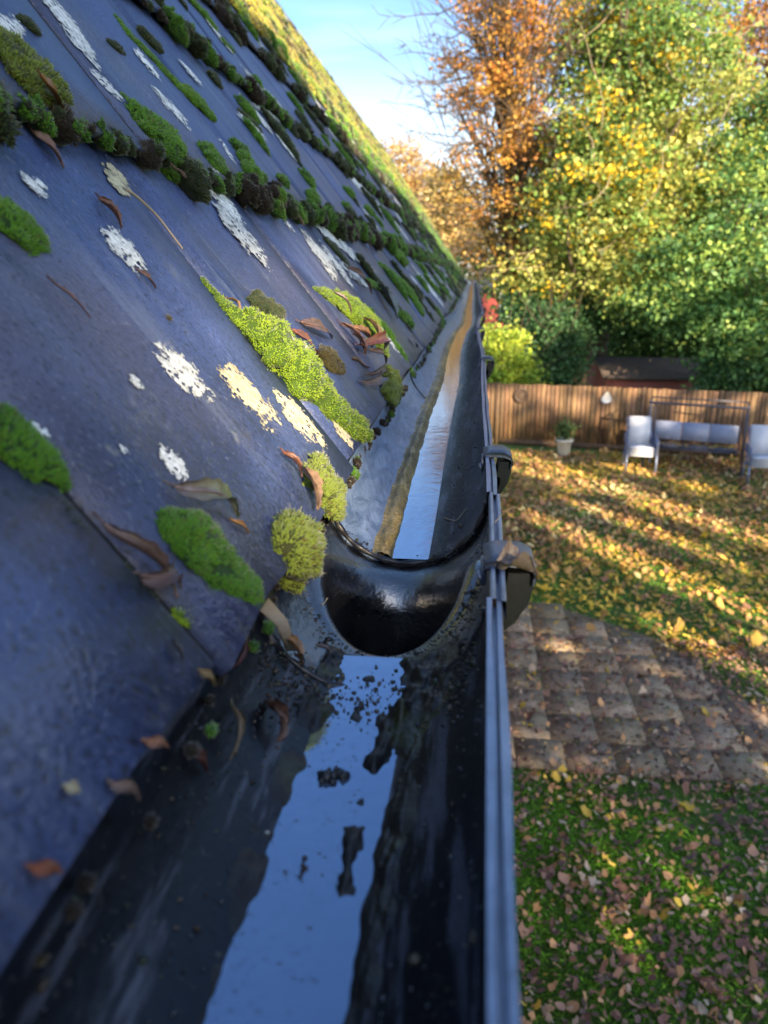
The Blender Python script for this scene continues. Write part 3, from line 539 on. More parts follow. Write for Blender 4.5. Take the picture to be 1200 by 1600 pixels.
MG = 'moss cushions on the slate roof'
CUSH = [
 ([(316, 440, 6), (345, 476, 9), (372, 503, 14), (403, 524, 29), (432, 556, 35), (468, 598, 31), (498, 626, 20), (530, 655, 17), (556, 674, 18)], 'bright', 1.1, 4, 'long bright green moss strip widening down a slate joint to the gutter edge', .0026, .0007),
 ([(492, 452, 5), (515, 465, 13), (545, 486, 25), (572, 510, 27), (590, 538, 17)], 'bright', .65, 3, 'bright green moss mound above the heap of dry brown leaves', .0026, .0007),
 ([(404, 476, 17), (425, 492, 18)], 'dark', .8, 2, 'round dark frosty moss cushion just above the long bright moss strip', .0022, .0006),
 ([(510, 563, 17), (522, 573, 14)], 'brown', .8, 2, 'olive brown moss ball between the bright strip and the leaf heap', .0022, .0007),
 ([(608, 597, 15), (605, 620, 15), (612, 608, 14)], 'olive', 1.0, 2, 'dark moss tuft hanging over the slate edge above the far gutter', .0024, .0008),
 ([(268, 832, 30), (295, 850, 44), (322, 876, 40), (350, 903, 29), (382, 925, 23)], 'green', .72, 3, 'large green moss cushion on the slate left of the outlet', .0034, .0009),
 ([(448, 852, 38), (462, 872, 36), (470, 850, 30), (478, 880, 22)], 'olive', .9, 2, 'round yellow-green moss ball hanging at the slate corner beside the outlet', .0045, .0013),
 ([(492, 752, 26), (505, 772, 28), (516, 794, 17)], 'olive', .8, 2, 'yellow-green moss ball beside the curled brown leaf at the eave', .0040, .0012),
 ([(-5, 672, 36), (25, 700, 44), (60, 728, 36), (92, 752, 16)], 'green', .55, 3, 'dark-bottomed green moss mound cut by the left edge of the photo, above a slate joint', .0036, .0010),
 ([(5, 345, 34), (30, 362, 32), (52, 378, 20)], 'green', .6, 2, 'smooth dark green cushion at the left edge, alone on bare slate', .0026, .0008),
 ([(380, 682, 7), (388, 692, 7)], 'brown', .5, 2, 'small brown moss tuft below the sun-tinted lichen patches', .0022, .0008),
 ([(424, 742, 7)], 'brown', .5, 2, 'tiny brown moss tuft left of the curled leaf at the eave', .0022, .0008),
 ([(468, 720, 8), (482, 712, 8), (502, 716, 9)], 'brown', .5, 2, 'row of small brown tufts just above the moss ball at the eave', .0024, .0009),
 ([(280, 962, 13), (294, 975, 9)], 'bright', .6, 2, 'small bright green tuft at the end of the long curled leaf', .0030, .0010),
 ([(612, 393, 10), (622, 405, 13)], 'green', .8, 2, 'round green moss cushion high above the far gutter among white lichen', .0024, .0009),
 ([(594, 415, 5), (612, 432, 8), (630, 450, 10), (645, 470, 9), (655, 488, 7)], 'green', .8, 3, 'slanting green moss strip beyond the grey-green leaf', .0026, .001),
 ([(622, 490, 9), (635, 503, 11)], 'green', .8, 2, 'small green mound next to the grey-green leaf', .0024, .0009),
 ([(575, 442, 8), (588, 448, 6)], 'green', .7, 2, 'small green mound at the top of the grey-green leaf', .0024, .0009),
 ([(511, 378, 6), (525, 393, 7), (541, 412, 6)], 'dark', .7, 3, 'thin dark moss strip in a joint above the bright mound', .0022, .0008),
 ([(182, 28, 5), (205, 60, 7), (228, 82, 8), (255, 112, 8), (280, 138, 10), (304, 158, 15), (324, 180, 10)], 'green', .6, 4, 'long green moss ridge down a joint of the second slate row', .0028, .0009),
 ([(228, 58, 11), (240, 72, 9)], 'dark', .8, 2, 'pale dark cushion touching the middle of the green moss ridge', .0024, .0009),
 ([(333, 122, 9), (338, 130, 7)], 'dark', .8, 2, 'small dark cushion in the second slate row right of the ridge', .0024, .0009),
 ([(178, 74, 10), (186, 80, 6)], 'dark', .7, 2, 'small oval dark cushion alone on the second slate row', .0024, .0009),
 ([(42, 38, 10), (50, 46, 8)], 'dark', .7, 2, 'small frosty cushion near the top left corner between two lichen patches', .0024, .0009),
 ([(192, 152, 6), (203, 162, 7)], 'green', .7, 2, 'small green cushion just above the first moss fringe', .0024, .0009),
 ([(262, 500, 6)], 'brown', .8, 2, 'lone thumbnail-sized brown cushion on the bare near slate', .0022, .0007),
 ([(377, 178, 6), (392, 190, 7), (404, 203, 5)], 'dark', .7, 2, 'slim dark cushion crossing a slate of the second row', .0024, .0009),
 ([(300, 5, 8), (318, 24, 8), (333, 44, 6)], 'green', .7, 3, 'green moss ridge at the top edge of the photo in the third slate row', .0028, .001),
 ([(348, 66, 6), (358, 76, 6)], 'green', .7, 2, 'small cushion just below the third-row ridge', .0026, .001),
 ([(410, 170, 4), (425, 188, 6), (440, 206, 6), (455, 226, 5)], 'green', .7, 3, 'narrow green strip in a joint of the second row', .0026, .001),
 ([(280, 402, 4), (290, 414, 4), (302, 428, 4)], 'olive', .5, 2, 'thin moss line below the orange twig in the slate joint', .002, .0008),
 ([(100, 790, 6), (112, 808, 7), (128, 828, 6)], 'dark', .5, 3, 'thin dark moss line in the joint above the long curled leaf', .0026, .0009),
 ([(195, 890, 8), (222, 918, 8), (240, 935, 6)], 'dark', .5, 3, 'dark moss filling the joint under the long curled leaf', .0026, .0009),
 ([(345, 1010, 9), (372, 990, 12), (385, 968, 8)], 'brown', .5, 3, 'brown and green moss crumbs along the slate corner below the green cushion', .003, .0012),
]
for path, pal, hg, sub, lab, sp, sw in CUSH:
    t = on_roof(path[0][0], path[0][1])[2]; k_ = max(1., t/.75)
    bl = pb(path, pal, hg, sub); bl = fluff(bl, 2, .5) if path[0][2]+path[-1][2] > 8 else bl
    sc_ = max(1, t*.9)
    o = moss('moss_cushion', bl, spike=sp*sc_*.72, sw=sw*sc_*.85, dens=1.1, cap=26000); tag(o, lab, 'moss', MG)
# fringes that hang from the butt edge of each slate row: nobody could count the tufts
def fringe(c_, ya, yb, pals, size, step, name_lab, dens=1.0, skip=None):
    bl = []; y = ya
    while y < yb:
        k_ = (y/.9)**.30 if y > .9 else 1.0; sz = size*k_; s0 = c_*G
        big = random.random() < .5 or y > 3
        pal = random.choice(pals); r0 = sz*random.uniform(.45, 1.25)*(1.15 if big else .55)
        hang = random.uniform(.2, 1.25) if big else .1
        if not (skip and skip(y)):
            bl.append((s0-.004-r0*hang*.5, y, .010+r0*.15, r0*(.7+hang*.55), r0*.62, r0*.75, pal))
            for _ in range(7 if y < 3 else 3):
                bl.append((s0+random.uniform(-.8, .35)*r0*(1+hang*.8), y+random.uniform(-.7, .7)*r0, .012+r0*random.uniform(0, .55), r0*random.uniform(.2, .55), r0*random.uniform(.2, .5), r0*random.uniform(.2, .6), pal if random.random() < .6 else random.choice(pals)))
            for _ in range(3):
                q = sz*random.uniform(.15, .3); bl.append((s0+random.uniform(-.008, .004), y+random.uniform(-1, 1)*step, .010+q*.3, q, q, q, 'crumb'))
        y += step*k_*random.uniform(.35, 1.9)*(random.uniform(2, 4.5) if random.random() < .10 and c_ > 1 else 1)
    return bl
def build_fringe(bl, lab, far):
    near = [b_ for b_ in bl if b_[1] < 1.4]; mid = [b_ for b_ in bl if 1.4 <= b_[1] < 4]; rest = [b_ for b_ in bl if b_[1] >= 4]
    for L, sp, sw, cp in ((near, .0028, .0010, 80000), (mid, .0045, .0018, 70000), (rest, .010, .0045, 50000)):
        if L: kind(moss('moss_fringe', L, spike=sp*(.5 if far and sp < .004 else 1), sw=sw*(.7 if far and sp < .004 else 1), cap=cp), 'stuff', lab)
f1 = fringe(1, .18, 13, ['dark', 'green', 'green', 'dark', 'crumb'], .0145, .019, '')
f1 += fluff(pb([(18, 92, 30), (45, 118, 34), (62, 150, 20)], 'olive', .7), 4, .5)+fluff(pb([(0, 150, 22), (10, 175, 14)], 'brown', .6), 3, .5)+fluff(pb([(222, 190, 20), (248, 215, 26), (270, 250, 22)], 'green', .8), 3, .5)+fluff(pb([(322, 240, 15), (338, 262, 14)], 'green', .8), 3, .5)+fluff(pb([(372, 235, 13), (392, 275, 16)], 'green', .8), 3, .5)+fluff(pb([(440, 285, 11), (487, 312, 12), (543, 302, 9), (540, 326, 9), (574, 330, 8)], 'green', .8, 1), 3, .5)
build_fringe(f1, 'dark and green moss fringe along the lowest slate edge', 0)
build_fringe(fringe(2, .5, 13, ['dark', 'dark', 'green', 'crumb'], .0135, .020, ''), 'mostly dark moss fringe along the second slate edge', 0)
build_fringe(fringe(3, .8, 13, ['dark', 'dark', 'green', 'crumb'], .016, .023, ''), 'thick dark moss fringe along the third slate edge', 0)
build_fringe(fringe(4, 1.2, 13, ['dark', 'green', 'olive'], .018, .023, ''), 'thick moss fringe along the fourth slate edge', 0)
# upper rows, where the sun reaches: a nearly closed carpet
bl = []
for c_ in range(4, 9):
    y = 1.2
    while y < 14.3:
        k_ = (y/2.)**.5 if y > 2 else 1; s = c_*G+random.uniform(-.06, .27); sz = random.uniform(.014, .034)*k_
        bl.append((s, y, .01+sz*.1, sz*random.uniform(.8, 1.5), sz*random.uniform(.8, 1.6), sz*random.uniform(.3, .5), random.choice(['gold', 'gold', 'gold', 'olive', 'bright', 'gold', 'brown'])))
        y += .015*k_*random.uniform(.5, 1.4)
near = [b_ for b_ in bl if b_[1] < 5]; rest = [b_ for b_ in bl if b_[1] >= 5]
kind(moss('moss_carpet', near, spike=.011, sw=.0045, cap=90000), 'stuff', 'golden green moss carpet on the sunlit upper slates'); kind(moss('moss_carpet', rest, spike=.018, sw=.008, cap=70000), 'stuff', 'golden green moss carpet on the far upper slates')
for c_ in (5, 6, 7, 8): build_fringe(fringe(c_, 1.8, 14, ['dark', 'brown', 'olive'], .020, .034, ''), 'dark moss line along an upper sunlit slate edge', 0)
# joint lines and scattered small growth on the middle rows
bl = []
for c_ in range(0, 4):
    for i in range(44):
        y = joint_off[c_ % 9]+.315*i
        if y < (.9 if c_ == 0 else .7+.25*c_) or y > 13 or random.random() < .25: continue
        L = random.uniform(.05, .2); s0 = c_*G+random.uniform(.0, .14); k_ = (y/1.2)**.5 if y > 1.2 else 1
        for q in np.arange(0, L, .008*k_): r0 = .008*k_*random.uniform(.6, 1.2)*(.6+.8*sin(pi*q/L)); bl.append((s0+q, y+random.uniform(-.003, .003), .011, r0*1.2, r0, r0*.8, 'green' if i % 2 else 'dark'))
for _ in range(150):
    y = random.uniform(1.1, 12); s = random.uniform(.02, 1.2); k_ = (y/1.2)**.4; r0 = random.uniform(.008, .02)*k_; bl.append((s, y, float(lift(s)), r0*1.3, r0, r0*.6, random.choice(['dark', 'green', 'dark'])))
build_fringe(bl, 'scattered small moss growth in the joints of the middle slates', 0)
# eave crumbs under the slate edge
bl = []
for y in np.arange(.05, 9, .006):
    k_ = max(1, (y/.8)**.6)
    if random.random() < ((.45 if y < .45 else .75)/k_ if y < 1.1 else .8/k_): q = random.uniform(.0012, .0042)*k_*min(1, .35+y*1.2); bl.append((random.uniform(-.004, .004)*k_, y, random.uniform(.0, .010), q, q*1.2, q, random.choice(['crumb', 'brown', 'crumb', 'crumb', 'green'] if y < 1.5 else ['dark', 'crumb', 'green'])))
build_fringe(bl, 'crumbly moss and dirt under the lowest slate edge', 1)
# ================================================================= DRY LEAVES AND TWIGS near the lens
def leafmesh(P0, P1, nrm, width, curl=.5, bend=.15, twist=0., c=(.2, .12, .07), name='dry_leaf', lab='', wav=.1, group='dry leaves on the roof and gutter', n=18, m_=9, shape=1.0, cat='leaf', c2=None):
    P0, P1, nrm = A3(P0, float), A3(P1, float), A3(nrm, float); ax = P1-P0; L = np.linalg.norm(ax); ax /= L; nrm = nrm-ax*(nrm@ax); nrm /= np.linalg.norm(nrm); sd_ = np.cross(ax, nrm)
    t = np.linspace(0, 1, n)[:, None]; q = np.linspace(-1, 1, m_)[None]; wv = width*np.sin(pi*np.clip(t, 0, 1)**(.75*shape))**.8*(1+.12*np.sin(t*31)*np.abs(q))+width*.03
    an = q*curl*1.6; rad = wv/max(curl*1.6, .1); lat = rad*np.sin(an); up = rad*(1-np.cos(an))+L*bend*np.sin(pi*t)+wav*width*np.sin(9*t+4*q+twist*7); ang = twist*(t-.5)*2
    la2 = lat*np.cos(ang)-(up)*np.sin(ang); up2 = lat*np.sin(ang)+up*np.cos(ang)
    V = P0+ax*(t*L)[..., None]*1.0+sd_*la2[..., None]+nrm*(up2+.0009)[..., None]
    V = V.reshape(-1, 3); cc = A3(c)[None, None]*(1-.25*(1-np.abs(q))[..., None])*np.ones((n, m_, 1))
    if c2 is not None: cc = cc*(1-t[..., None])+A3(c2)*t[..., None]
    th_ = .00035; V2 = V-nrm*th_
    b = MB(); b.add(V, grid(n, m_), cc.reshape(-1, 3)); b.add(V2, grid(n, m_)[:, ::-1], cc.reshape(-1, 3)*.8)
    mid = V.reshape(n, m_, 3)[:, m_//2]+nrm*.0002; b.tube(mid, np.linspace(.0009, .0003, n)*min(1.6, width/.008+.4), 5, tuple(A3(c)*1.25)); b.tube([P0-ax*L*.14+nrm*.001, P0+nrm*.0012, P0+ax*L*.06+nrm*.0012], .0006, 5, tuple(A3(c)*.8))
    o = b.build(name, M['dryleaf'], smooth=True, usecol=True); tag(o, lab, cat, group); return o
def rl_(A, B, wpx, lab, c, curl=.5, bend=.12, twist=.3, up=.002, **kw):
    wpx *= 1.2; curl *= .8; c = tuple(x*.85 for x in c)
    sa, ya, ta = on_roof(*A); sb, yb, tb = on_roof(*B); return leafmesh(rp(sa, ya, float(lift(sa))+up), rp(sb, yb, float(lift(sb))+up), NR, wpx*(ta+tb)/2/FPX, curl, bend, twist, c, lab=lab, **kw)
rl_((46, 208), (96, 266), 11, 'pinkish brown narrow leaf lying on the slate below the brown moss clump', (.30, .17, .13), .5, .10, .5)
rl_((38, 140), (78, 206), 12, 'orange brown leaf caught upright in the brown moss clump', (.40, .17, .055), .7, .06, .2, up=.012)
rl_((150, 312), (186, 360), 10, 'short brown curled leaf beside the sun-tinted lichen patch', (.24, .11, .06), .9, .10, .8)
rl_((76, 445), (136, 502), 3.5, 'thin purple-brown leaf strip alone on bare near slate', (.16, .08, .09), .8, .06, .3)
rl_((210, 426), (240, 455), 6, 'small purple-brown leaf scrap below a white lichen patch', (.15, .09, .09), .8, .08, .4)
rl_((350, 470), (366, 500), 4, 'curved pale brown stalk scrap on the edge of the bright moss strip', (.40, .25, .13), 1.2, .3, .3)
rl_((452, 518), (494, 556), 9, 'reddish leaf leaning on the bright moss strip', (.32, .13, .09), .6, .06, .2)
rl_((466, 506), (516, 532), 9, 'pale pinkish leaf on slate between the bright moss strip and the leaf heap', (.34, .20, .16), .4, .08, .3)
rl_((146, 828), (262, 944), 17, 'long curled pale brown leaf lying in the near slate joint', (.24, .155, .13), 1.5, .12, .9, n=30, up=.004)
rl_((205, 905), (272, 925), 20, 'crumpled grey-brown leaf end at the foot of the long curled leaf', (.20, .13, .12), 1.1, .25, 1.2, up=.003)
rl_((258, 768), (362, 815), 20, 'folded grey leaf with a green tip standing above the green moss cushion', (.17, .15, .19), .9, .16, .7, c2=(.20, .28, .12), up=.004)
rl_((355, 818), (382, 838), 5, 'tiny amber leaf stalk at the tip of the folded grey leaf', (.36, .19, .06), 1.0, .1, .3)
rl_((432, 712), (462, 752), 8, 'rust-coloured leaf strip leading down to the curled leaf at the eave', (.26, .11, .07), 1.0, .15, .8, up=.004)
rl_((456, 738), (482, 806), 14, 'curled tan leaf hanging over the eave left of the moss ball', (.46, .29, .17), 1.0, .10, .4, up=.006)
LH = 'dry leaves heaped against the bright moss mound'
for q, (A, B, wd, cc, lb) in enumerate([((528, 508), (566, 556), 9, (.26, .11, .07), 'brown leaf on the left side of the leaf heap'), ((545, 515), (575, 548), 10, (.38, .19, .10), 'tan leaf on top of the leaf heap'), ((552, 545), (592, 552), 9, (.36, .12, .08), 'reddish leaf at the bottom of the leaf heap'),
                                      ((540, 530), (560, 562), 8, (.17, .08, .06), 'dark brown leaf under the leaf heap'), ((555, 505), (582, 545), 9, (.40, .24, .12), 'pale standing leaf in the leaf heap against the moss'), ((560, 558), (588, 580), 6, (.20, .12, .10), 'narrow grey leaf trailing below the leaf heap'), ((505, 470), (532, 505), 5, (.30, .20, .18), 'pale narrow leaf along the left edge of the bright mound')]):
    rl_(A, B, wd, lb, cc, .9, .15, random.uniform(-1, 1), up=.003+.0022*q, group=LH)
rl_((588, 450), (616, 502), 12, 'grey-green leaf with a fine point lying across the far slates', (.26, .30, .24), .5, .06, .2, up=.006)
rl_((540, 420), (578, 462), 7, 'brown leaf in the far slate joint before the grey-green leaf', (.24, .13, .11), .8, .1, .5, up=.004)
rl_((560, 600), (590, 608), 8, 'grey folded leaf beside the dark tuft hanging over the eave', (.28, .20, .18), 1., .2, .8, up=.003)
rl_((566, 590), (596, 588), 7, 'small brown rolled leaf resting against the hanging dark tuft', (.18, .10, .07), 1.3, .1, .5, up=.005)
rl_((636, 530), (650, 545), 5, 'small bluish leaf scrap at the far slate corner', (.25, .25, .32), .6, .1, .4)
rl_((32, 1362), (84, 1374), 11, 'rust-red leaf blurred on the nearest slate at bottom left', (.30, .085, .03), .6, .12, .6)
rl_((214, 1164), (252, 1176), 9, 'orange-brown leaf at the nearest slate edge', (.38, .17, .09), .7, .12, .6)
rl_((160, 1230), (206, 1258), 11, 'dull brown leaf drooping over the nearest slate edge', (.22, .15, .12), .8, .14, .7)
rl_((88, 1236), (112, 1248), 10, 'pale cream scrap on the nearest slate', (.55, .50, .32), .6, .15, .4)
rl_((302, 1054), (326, 1078), 8, 'yellow-brown leaf scrap at the near slate corner', (.30, .20, .07), .7, .12, .6)
rl_((262, 1010), (276, 1038), 5, 'tiny black leaf scrap on the near slate', (.02, .02, .02), .7, .1, .4)
# in the gutter
def gl(A, B, wpx, lab, c, curl=.8, bend=.1, twist=.5, up=.003, **kw):
    a, b_ = on_gut(*A), on_gut(*B); n = -A3([(a[0]+b_[0])/2-(rim_x(a[1])-GA), 0, (a[2]+b_[2])/2-ZR-.02]); d = (np.linalg.norm(a)+np.linalg.norm(b_))/2
    a = a+n/np.linalg.norm(n)*up; b_ = b_+n/np.linalg.norm(n)*up; return leafmesh(a, b_, n, wpx*d/FPX, curl, bend, twist, c, lab=lab, **kw)
gl((352, 1112), (350, 1196), 13, 'pale crescent-shaped curled leaf on the left wall of the near gutter', (.30, .24, .15), 1.5, .22, .2)
gl((418, 1106), (430, 1168), 15, 'crumpled brown leaf on the left wall of the near gutter', (.17, .09, .06), 1.2, .2, 1.2, wav=.35)
gl((284, 1178), (312, 1214), 12, 'dark red leaf tucked under the slate edge into the gutter', (.12, .035, .02), .7, .1, .4)
gl((440, 1000), (462, 1046), 12, 'amber leaf scrap stuck at the outlet edge below the straw', (.42, .22, .09), .8, .15, .7)
gl((455, 1032), (466, 1052), 9, 'dark rolled bit at the end of the straw', (.06, .035, .02), 1.4, .2, .5)
gl((492, 1018), (512, 1032), 6, 'small dull leaf crumb on the near lip of the outlet', (.14, .11, .11), .7, .2, .6)
gl((375, 1000), (350, 1050), 9, 'dark red-brown leaf wedged below the near slate corner', (.16, .05, .035), 1.0, .1, .5)
b = MB()
for q in range(7):
    a = on_gut(420+q*5, 930); bq = on_gut(448+q*2.5, 1022); a = rp(.004, a[1]*0+on_roof(420+q*4, 925)[1], .006); mid = (a+bq)/2+A3([.002, 0, .004]); b.tube([a, mid, bq+A3([0, 0, .002])], [.0007, .0009, .0005], 5)
tag(b.build('straw', M['thread']), 'bundle of pale straw hanging from the moss ball into the outlet', 'straw')
# dark clot in the puddle
P = A3([on_z(520+dx_, 1212+dy_, WZ1+.001) for dx_, dy_ in [(0, 0), (10, -4), (-10, 2), (-16, 6), (16, 0), (5, -9), (-6, -6), (22, -4), (0, 8), (-18, -2)]])
tag(blobs(P, A3([.003, .0028, .0028, .002, .0022, .0018, .0022, .0014, .002, .0018]), .4, M['crumb'], 'dirt_clump', np.tile([.018, .020, .022], (10, 1)), .8), 'black clump of dirt standing in the near puddle', 'dirt clump')
P = A3([on_z(u_, v_, WZ1+.0004) for u_, v_ in [(476, 1340), (474, 1352), (472, 1362), (478, 1356), (469, 1370)]])
tag(blobs(P, A3([.0010, .0012, .001, .0008, .0008]), .4, M['crumb'], 'dirt_clump', np.tile([.035, .022, .014], (5, 1)), .7), 'small string of brown specks floating in the near puddle', 'dirt clump')
P = A3([on_gut(*q) for q in [(240, 1486), (243, 1490), (219, 1520), (414, 1305)]])+A3([0, 0, .001]); 
for q, lb in enumerate(['white grit chip on the left wall of the near gutter', None, 'greenish white chip below the white grit chip', 'pale chip at the left shore of the puddle']):
    if lb: tag(blobs(P[q:q+1], A3([.0016]), .35, M['crumb'], 'grit_chip', A3([[.5, .48, .4]]), .6), lb, 'grit chip')
# hairs, twigs
def strand(name, pts, r, mat, lab, cat): 
    P = A3(pts, float); t = np.linspace(0, len(P)-1, 24); Q = np.stack([np.interp(t, np.arange(len(P)), P[:, i]) for i in range(3)], 1); ker = np.ones(5)/5
    Q2 = np.stack([np.convolve(np.pad(Q[:, i], 2, 'edge'), ker, 'valid') for i in range(3)], 1); b = MB(); b.tube(Q2, np.linspace(r, r*.5, 24), 5); return tag(b.build(name, M[mat], smooth=True), lab, cat)
strand('twig', [rp(*on_roof(u_, v_)[:2], .0145) for u_, v_ in [(178, 309), (200, 322), (232, 350), (255, 378), (275, 402)]], .0011, 'thread', 'thin orange-brown stalk lying along the slate joint', 'twig')
gp = lambda u_, v_, z: on_z(u_, v_, z)
strand('grass_strand', [gp(772, 818, -.144), gp(782, 806, -.139), (gp(792, 796, -.134)), gp(805, 792, -.132), gp(818, 797, -.134)], .0003, 'thread', 'pale hair-thin grass strand curling over the gutter rim', 'grass strand')
strand('grass_strand', [on_gut(u_, v_)+A3([-.001, 0, .002]) for u_, v_ in [(694, 812), (705, 816), (716, 818), (724, 806), (732, 796)]], .0004, 'thread', 'pale root strand on the right wall beyond the outlet', 'grass strand')
strand('grass_strand', [on_gut(u_, v_)+A3([.001, 0, .002]) for u_, v_ in [(500, 950), (506, 945), (510, 938), (506, 942)]], .0004, 'thread', 'short white curl of root on the left side of the outlet', 'grass strand')
strand('twig', [rp(*on_roof(634, 568)[:2], .002), on_gut(640, 590)+A3([0, 0, .004]), on_gut(650, 610)+A3([0, 0, .004]), on_gut(666, 627)+A3([0, 0, .003])], .0016, 'bracket', 'black stem drooping from the slate edge into the far gutter', 'twig')
for q, (A, B, lb) in enumerate([((425, 312), (440, 330), 'short dark twig below the first moss fringe'), ((440, 322), (466, 358), 'longer dark twig with a knot below the first moss fringe'), ((250, 268), (276, 290), 'dark twig under the large green fringe clump'), ((545, 350), (580, 400), 'thin twig in the far slate joint'), ((575, 575), (548, 560), 'dark stem beside the olive brown moss ball')]):
    P = [rp(*on_roof(A[0]+(B[0]-A[0])*f, A[1]+(B[1]-A[1])*f+2*sin(f*7))[:2], .0145) for f in (0, .3, .6, .85, 1)]
    b = MB(); b.tube(P, [.0008, .0013, .0012, .0022, .0010], 6); tag(b.build('twig', M['twig'], smooth=True), lb, 'twig')
# cracked, dusty leaf draped on the big bracket
leafmesh(on_z(776, 884, -.136), on_z(838, 890, -.136), (0, .1, 1), .011, .75, .06, .5, (.20, .15, .125), lab='brittle brown leaf draped over the bracket beside the outlet', wav=.22)
leafmesh(on_z(762, 892, -.147), on_z(782, 872, -.140), (-.4, 0, 1), .004, .9, .1, .5, (.22, .10, .06), lab='scrap of brown leaf caught between rim and bracket', wav=.2)
# ================================================================= GARDEN
# --- fence
FY0, FY1 = 19.62, 18.62; FX0, FX1 = -1.0, 13.0
def fpt(x): return FY0+(FY1-FY0)*(x-.75)/6.55
fa = math.atan2(FY1-FY0, 6.55); fence = thing('fence', 'brown close-board timber fence across the end of the lawn', 'fence', (6, fpt(6), -H)); FH = 1.60
npan = 8; pw = (FX1-FX0)/npan
for p in range(npan):
    b = MB(); x = FX0+p*pw+.06
    while x < FX0+(p+1)*pw-.06:
        wd = random.uniform(.115, .14); t = random.uniform(.55, 1.25); hh = FH+random.uniform(-.012, .012)
        b.box((x+wd/2, fpt(x)-.02+.012*random.random(), -H+.16+(hh-.16)/2), (wd-.004, .014, hh-.16), fa+random.uniform(.06, .10), (t*random.uniform(.95, 1.1), t, t*random.uniform(.85, 1.05))); x += wd-.012
    b.build('fence_panel', M['fence'], fence, usecol=True)
    b = MB(); b.box((FX0+(p+.5)*pw, fpt(FX0+(p+.5)*pw)-.008, -H+.09), (pw-.12, .03, .15), fa, (.5, .5, .5)); b.build('gravel_board', M['fence'], fence, usecol=True)
for p in range(npan+1):
    b = MB(); x = FX0+p*pw; b.box((x, fpt(x)+.02, -H+.80), (.10, .10, 1.62), fa, (.6, .6, .6)); b.build('fence_post', M['fence'], fence, usecol=True)
# --- wall ornaments
P = on_y(815, 618, fpt(1.3)-.06); w_ = thing('wreath_ornament', 'round rusty wire sun ornament hung on the fence above the plant pot side', 'wall ornament', P)
b = MB(); a = np.linspace(0, 2*pi, 30); 
for rr, tr in ((.16, .026), (.10, .016), (.04, .03)): b.tube(np.stack([P[0]+rr*np.cos(a), np.full(30, P[1]), P[2]+rr*np.sin(a)], 1), tr, 6)
for q in range(12): b.tube([P+A3([.05*cos(q*pi/6), 0, .05*sin(q*pi/6)]), P+A3([.19*cos(q*pi/6), 0, .19*sin(q*pi/6)])], .009, 5)
b.build('wire_frame', M['rust'], w_, smooth=True)
P = on_y(948, 622, fpt(3.3)-.055); sh = [(-.13, -.02), (-.10, .05), (-.05, .10), (0, .18), (.05, .14), (.09, .06), (.13, 0), (.12, -.08), (.05, -.12), (-.04, -.13), (-.11, -.10)]
V = [[P[0]+x, P[1]-.012, P[2]+z] for x, z in sh]+[[P[0]+x, P[1]+.012, P[2]+z] for x, z in sh]+[[P[0], P[1]-.03, P[2]]]; n = len(sh)
tag(mk('shell_ornament', V, [A3([[i, (i+1) % n, (i+1) % n+n, i+n] for i in range(n)]), A3([[2*n, i, (i+1) % n] for i in range(n)])], M['ornament']), 'white leaf-shaped ornament hung on the middle of the fence', 'wall ornament')
# --- pot plant
P = on_z(880, 712, -H); pt = thing('plant_pot', 'cream tapered plant pot with a small green shrub in front of the fence', 'plant pot', P)
b = MB(); b.lathe([(0, 0), (.11, 0), (.13, .02), (.185, .36), (.215, .37), (.22, .42), (.19, .425), (.18, .37), (0, .36)], P, 28); b.build('pot', M['pot'], pt, smooth=False)
def leafcloud(cent, n, size, pal, seedk=0, flat=.0, jitter=.25):
    """cent: (n,3) leaf positions. returns V,F,col for n folded diamond leaves"""
    n = len(cent); d = rng.normal(size=(n, 3)); d[:, 2] *= (1-flat); d /= np.linalg.norm(d, axis=1)[:, None]; t = np.cross(d, rng.normal(size=(n, 3))); t /= np.linalg.norm(t, axis=1)[:, None]
    L = size*rng.uniform(.6, 1.3, (n, 1)); nn = np.cross(d, t); V = np.stack([cent-d*L*.5, cent+t*L*.36+nn*L*.08, cent+d*L*.5, cent-t*L*.36+nn*L*.08], 1)
    F = np.arange(4*n).reshape(n, 4); return V.reshape(-1, 3), F, np.repeat(pal, 4, 0)
def palpick(cols, w_, P, scale, jit=.2, k=0):
    """colour per leaf: palettes chosen by smooth patches plus single-leaf variation"""
    cols = A3(cols); w_ = A3(w_, float); w_ /= w_.sum(); cum = np.cumsum(w_); x = fbm(P, scale, k)*.28+.5+rng.normal(size=len(P))*.19; x = np.clip(x, 0, .999)
    i = np.clip(np.searchsorted(cum, x), 0, len(cols)-1); return cols[i]*(1+rng.uniform(-jit, jit, (len(P), 1)))
c0 = rng.normal(size=(500, 3))*A3([.12, .12, .13])+P+A3([0, 0, .62]); V, F, cc = leafcloud(c0, 0, .07, palpick([(.05, .12, .03), (.10, .18, .05)], [1, 1], c0, 3)); mk('foliage', V, F, M['leaf'], pt, cc)
b = MB()
for q in range(7): b.tube([P+A3([0, 0, .36]), P+A3([random.uniform(-.08, .08), random.uniform(-.08, .08), .6]), P+A3([random.uniform(-.16, .16), random.uniform(-.12, .12), .8])], [.010, .006, .003], 5)
b.build('stem', M['bark'], pt)
